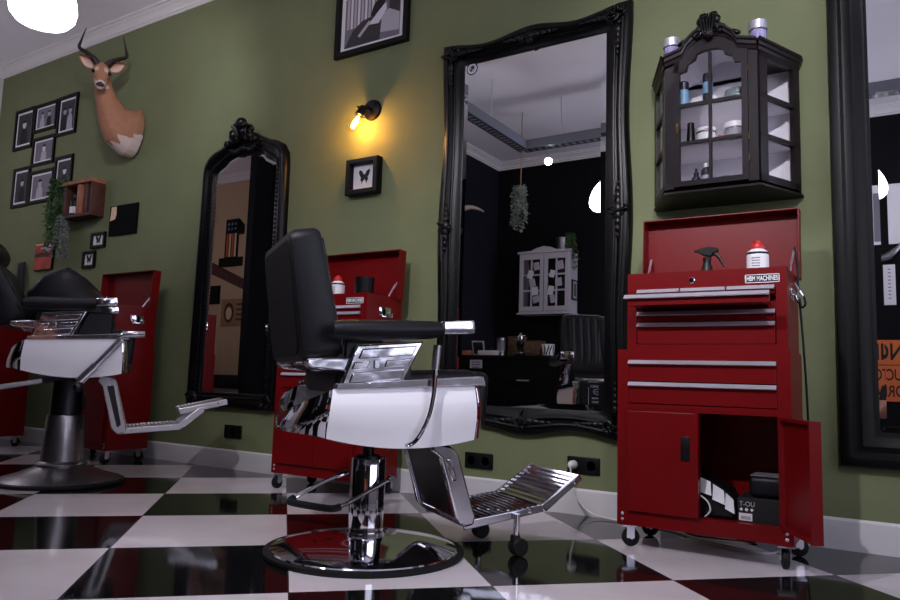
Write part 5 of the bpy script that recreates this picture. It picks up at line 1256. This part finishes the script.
# horn trophy on the partition
r = thing('horn_trophy', 'pale curved horn mounted on the dark partition, seen in the large mirror', 'horn', (-2.95, -3.62, 2.50))
o = MB(); o.tube(smooth_pts([(0, 0, -.05), (.08, -.02, .0), (.16, -.06, .075), (.24, -.12, .10), (.30, -.2, .085), (.32, -.26, .07)], 6), [.05 - .0014 * k for k in range(31)], 12); o.build('horn', M['palehorn'], r)
o = MB(); o.lathe([(0, 0), (.07, 0), (.06, .02), (0, .02)], 20, (0, 0, -.05), 'X'); o.build('mount', M['darkwood'], r)

# right mirror content on the rear wall
r = thing('portrait_poster', 'large white poster with a grey portrait, seen in the stepped mirror', 'poster', (1.84, -4.79, 2.35))
o = MB(); o.bx(-.48, .48, -.005, .006, -.30, .29); o.build('sheet', M['paper'], r, smooth=0)
o = MB(); o.bx(-.36, .36, .006, .008, -.27, .21); o.build('print', M['print_mid'], r, smooth=0)
o = MB(); o.xz([(.16 * a - .1, .02 + .2 * b) for a, b in circ(1, 20)], .008, .0095); o.build('face_print', M['print_light'], r, smooth=0)
o = MB(); o.xz([(.17 * math.cos(t) - .1, .08 + .15 * math.sin(t)) for t in [PI * k / 12 for k in range(13)]], .0095, .0105); o.build('hair_print', M['blackpaper'], r, smooth=0)
r = thing('warning_sign', 'orange warning sign on the black rear wall, seen in the stepped mirror', 'sign', (1.60, -4.79, .835))
o = MB(); o.bx(-.41, .41, -.005, .006, -.29, .29); o.build('board', M['orange'], r, smooth=0)
text('WARNING', .22, M['blackpaper'], r, loc=(0, .0065, .17), rot=(PI / 2, 0, PI), sx=.72, bold=.004)
text('DO NOT TOUCH', .15, M['blackpaper'], r, loc=(0, .0065, -.045), rot=(PI / 2, 0, PI), sx=.62, bold=.002)
text('MEN AT WORK', .15, M['blackpaper'], r, loc=(0, .0065, -.20), rot=(PI / 2, 0, PI), sx=.68, bold=.002)
o = MB(); o.bx(-.40, .40, .006, .0072, .048, .056); o.build('rule', M['blackpaper'], r, smooth=0)
r = thing('price_list', 'narrow white paper list hanging under a metal clip on the black rear wall', 'notice', (1.355, -4.79, 1.68))
o = MB(); o.bx(-.05, .05, -.004, .004, -.22, .17); o.build('sheet', M['paper'], r, smooth=0)
o = MB()
for k in range(9): o.bx(-.012, .012, .004, .005, .12 - .035 * k, .13 - .035 * k)
o.build('print', M['print_mid'], r, smooth=0)
o = MB(); o.tube([(-.09, .03, .22), (0, .02, .25), (.08, .02, .32), (.1, .02, .36)], [.03, .04, .025, .01], 10); o.build('clip', M['steel'], r)

# annex things in the arched mirror
r = thing('number_one_sign', 'number one sign in orange stripes with stars on the beige wall', 'sign', (-6.55, -3.6, 2.44))
one = [(-.24, -.33), (.24, -.33), (.24, -.2), (.13, -.2), (.13, .35), (-.13, .35), (-.24, .25), (-.24, .12), (-.13, .12), (-.13, -.2), (-.24, -.2)]
one = [(-a, b) for a, b in one]
o = MB(); o.xz(one, -.0, .015); o.build('board', M['frameblack'], r, smooth=0)
for k in range(4):
    o = MB(); x = -.1 + .055 * k; o.bx(x, x + .035, .015, .017, -.19, .14); o.build('stripe', M['stripe_orange' if k % 2 == 0 else 'cream'], r, smooth=0)
o = MB()
for k in range(6):
    cx, cz = -.07 + .07 * (k % 3), .21 + .07 * (k // 3)
    o.xz([(cx + (.024 if j % 2 == 0 else .010) * math.sin(PI * j / 5), cz + (.024 if j % 2 == 0 else .010) * math.cos(PI * j / 5)) for j in range(10)], .015, .017)
o.build('stars', M['bluecan'], r, smooth=0)
r = thing('pennant_banner', 'dark pennant banner slanting across the beige wall, seen in the arched mirror', 'banner', (-6.6, -3.6, 2.02))
o = MB(); o.xz([(.6, -.34), (.6, -.2), (-.65, .30), (-.65, .12)], 0, .008); o.build('cloth', M['darkwood'], r, smooth=0)
r = thing('wall_picture', 'black picture on the beige wall beneath the pennant, seen in the arched mirror', 'picture', (-6.88, -3.6, 1.72))
o = MB(); o.bx(-.15, .15, 0, .02, -.13, .13); o.build('panel', M['frameblack'], r, smooth=0)
r = thing('portrait_poster', 'beige portrait poster on the annex wall, seen in the arched mirror', 'poster', (-6.42, -3.6, 1.46))
o = MB(); o.bx(-.26, .26, 0, .006, -.19, .19); o.build('sheet', M['tan'], r, smooth=0)
o = MB(); o.xz([(-.1 + .1 * a, .0 + .14 * b) for a, b in circ(1, 18)], .006, .008); o.build('hair_print', M['darkwood'], r, smooth=0)
o = MB(); o.xz([(-.1 + .06 * a, -.01 + .09 * b) for a, b in circ(1, 18)], .008, .0095); o.build('face_print', M['cream'], r, smooth=0)
o = MB()
for k in range(4): o.bx(.05, .2, .006, .0075, .1 - .07 * k, .125 - .07 * k)
o.build('print', M['darkwood'], r, smooth=0)
r = thing('bench', 'low black bench along the beige wall, seen in the arched mirror', 'bench', (-6.3, -3.4, 0))
o = MB(); o.bx(-1.1, 1.1, -.18, .18, .40, .60, .02); o.build('seat', M['leather'], r)
for sx in (-1, 1):
    o = MB(); o.bx(sx * 1.0 - .03, sx * 1.0 + .03, -.15, .15, 0, .40); o.build('leg', M['frameblack'], r, smooth=0)
pendant(-6.9, -1.9, 2.2, 'added white glass pendant lamp lighting the beige annex')  # lamp added so that the annex wall is lit

# ------------------------------------------------------------------ person kneeling beside the tripod-less camera
def skin(name, verts, edges, rad, m, parent, root=0, lv=1):
    me = bpy.data.meshes.new(name); me.from_pydata(verts, edges, []); o = bpy.data.objects.new(name, me); COL.objects.link(o)
    md = o.modifiers.new('skin', 'SKIN'); md.use_smooth_shade = True
    for i, rr in enumerate(rad): me.skin_vertices[0].data[i].radius = (rr, rr) if not isinstance(rr, tuple) else rr
    me.skin_vertices[0].data[root].use_root = True
    sb = o.modifiers.new('sub', 'SUBSURF'); sb.levels = sb.render_levels = lv
    me.materials.append(m)
    if parent is not None: o.parent = parent
    return o
def person():
    r = thing('person', 'person in dark clothes crouching on the floor, forearms bare, glimpsed in the stepped mirror', 'person', (1.72, -3.75, 0))
    B = [(0, -.10, .20), (0, -.06, .36), (0, .0, .54), (0, .03, .66), (0, .07, .74), (0, .11, .80),            # 0-5 pelvis..head base
         (-.17, .02, .65), (-.25, .10, .43), (-.17, .30, .55), (.17, .02, .65), (.25, .10, .43), (.10, .31, .55),   # arms
         (-.11, -.06, .18), (-.20, .32, .33), (-.16, .10, .06), (-.16, .24, .03), (.11, -.06, .18), (.24, .30, .30), (.2, .06, .06), (.2, .2, .03)]
    E_ = [(0, 1), (1, 2), (2, 3), (3, 4), (4, 5), (3, 6), (6, 7), (7, 8), (3, 9), (9, 10), (10, 11), (0, 12), (12, 13), (13, 14), (14, 15), (0, 16), (16, 17), (17, 18), (18, 19)]
    rd = [.14, .14, .15, .12, .055, .055, .065, .05, .028, .065, .05, .028, .10, .065, .045, .04, .10, .065, .045, .04]
    skin('body', B, E_, rd, M['skin'], r)
    # clothing over the body
    T = [0, 1, 2, 3]; k = 1.07
    skin('shirt', [B[0], B[1], B[2], B[3], B[6], tuple(B[6][q] + (B[7][q] - B[6][q]) * .6 for q in range(3)), B[9], tuple(B[9][q] + (B[10][q] - B[9][q]) * .6 for q in range(3))], [(0, 1), (1, 2), (2, 3), (3, 4), (4, 5), (3, 6), (6, 7)], [.15, .15, .162, .13, .078, .068, .078, .068], M['cloth'], r)
    skin('trousers', [B[0], B[12], B[13], B[14], B[16], B[17], B[18]], [(0, 1), (1, 2), (2, 3), (0, 4), (4, 5), (5, 6)], [.152, .112, .078, .055, .112, .078, .055], M['cloth'], r)
    hc = V(0, .15, .90)
    o = MB(); o.sphere(hc, .095, (.82, .98, 1.2), None, 24, 16); o.sphere(hc + V(0, .075, -.055), .045, (1, .8, .9)); hd_ = o.build('head', M['skin'], r)
    o = MB(); o.sphere(hc + V(0, -.015, .03), .103, (.86, .98, 1.1), None, 20, 14); o.build('hair', M['hair'], r)
    o = MB(); o.sphere(hc + V(0, .10, -.005), .014, (.8, 1.1, 1.6)); o.build('nose', M['skin'], hd_)
    o = MB(); o.sphere(hc + V(0, .098, -.055), .02, (1, .4, .3)); o.build('mouth', M['redjar'], hd_)
    for s in (-1, 1):
        o = MB(); o.sphere(hc + V(s * .034, .083, .02), .012); o.build('eye', M['eye'], hd_)
        o = MB(); o.sphere(hc + V(s * .08, .0, -.005), .026, (.4, .8, 1.2)); o.build('ear', M['skin'], hd_)
        hx = -.17 if s < 0 else .10; w = V(hx, .305, .55)
        o = MB(); o.sphere(w + V(-s * .015, .03, .01), .036, (.6, 1.1, 1)); h = o.build('palm', M['skin'], r)
        for q in range(4):
            b = w + V(-s * .015, .055, .032 - .018 * q); L = (.07, .078, .072, .056)[q]
            o = MB(); o.tube(smooth_pts([b, b + V(-s * L * .35, L * .45, 0), b + V(-s * L * .85, L * .35, -.004), b + V(-s * L * .95, L * .05, -.006)], 4), .0085, 8); o.build('finger', M['skin'], h)
        o = MB(); o.tube(smooth_pts([w + V(0, .01, .03), w + V(-s * .03, .02, .055), w + V(-s * .055, .035, .06)], 4), .010, 8); o.build('thumb', M['skin'], h)
    o = MB(); o.bx(-.105, .035, .335, .385, .53, .61, .008); cm = o.build('hand_camera', M['blackplastic'], None, loc=(1.72, -3.75, 0)); tag(cm, 'black camera held low in both hands by the crouching person', 'camera')
person()

# ------------------------------------------------------------------ world, camera, colour
w = bpy.data.worlds.new('World'); S.world = w; w.use_nodes = True
w.node_tree.nodes['Background'].inputs[0].default_value = (.78, .80, 1., 1); w.node_tree.nodes['Background'].inputs[1].default_value = 3.4
cam = bpy.data.cameras.new('Camera'); co = bpy.data.objects.new('Camera', cam); COL.objects.link(co)
cam.sensor_width = 36; cam.sensor_fit = 'HORIZONTAL'; cam.lens = 729.439 / 900 * 36; cam.clip_start = .02
Fv, Rv, Uv = V(-.5332841, .83874391, .11007601), V(.84529524, .53341391, .03075001), V(.03292469, -.10944521, .99344739)
mw = Matrix((Rv, Uv, -Fv)).transposed().to_4x4(); mw.translation = V(1.51702246, -3.33497798, .61028354)
co.matrix_world = mw
S.camera = co
S.view_settings.view_transform = 'Standard'; S.view_settings.look = 'None'; S.view_settings.gamma = 1; S.view_settings.exposure = 0.; S.view_settings.use_curve_mapping = False
S.cycles.max_bounces = 10; S.cycles.diffuse_bounces = 5; S.cycles.glossy_bounces = 6; S.cycles.transparent_max_bounces = 12
S.cycles.sample_clamp_indirect = 6.
S.render.filter_size = 1.9
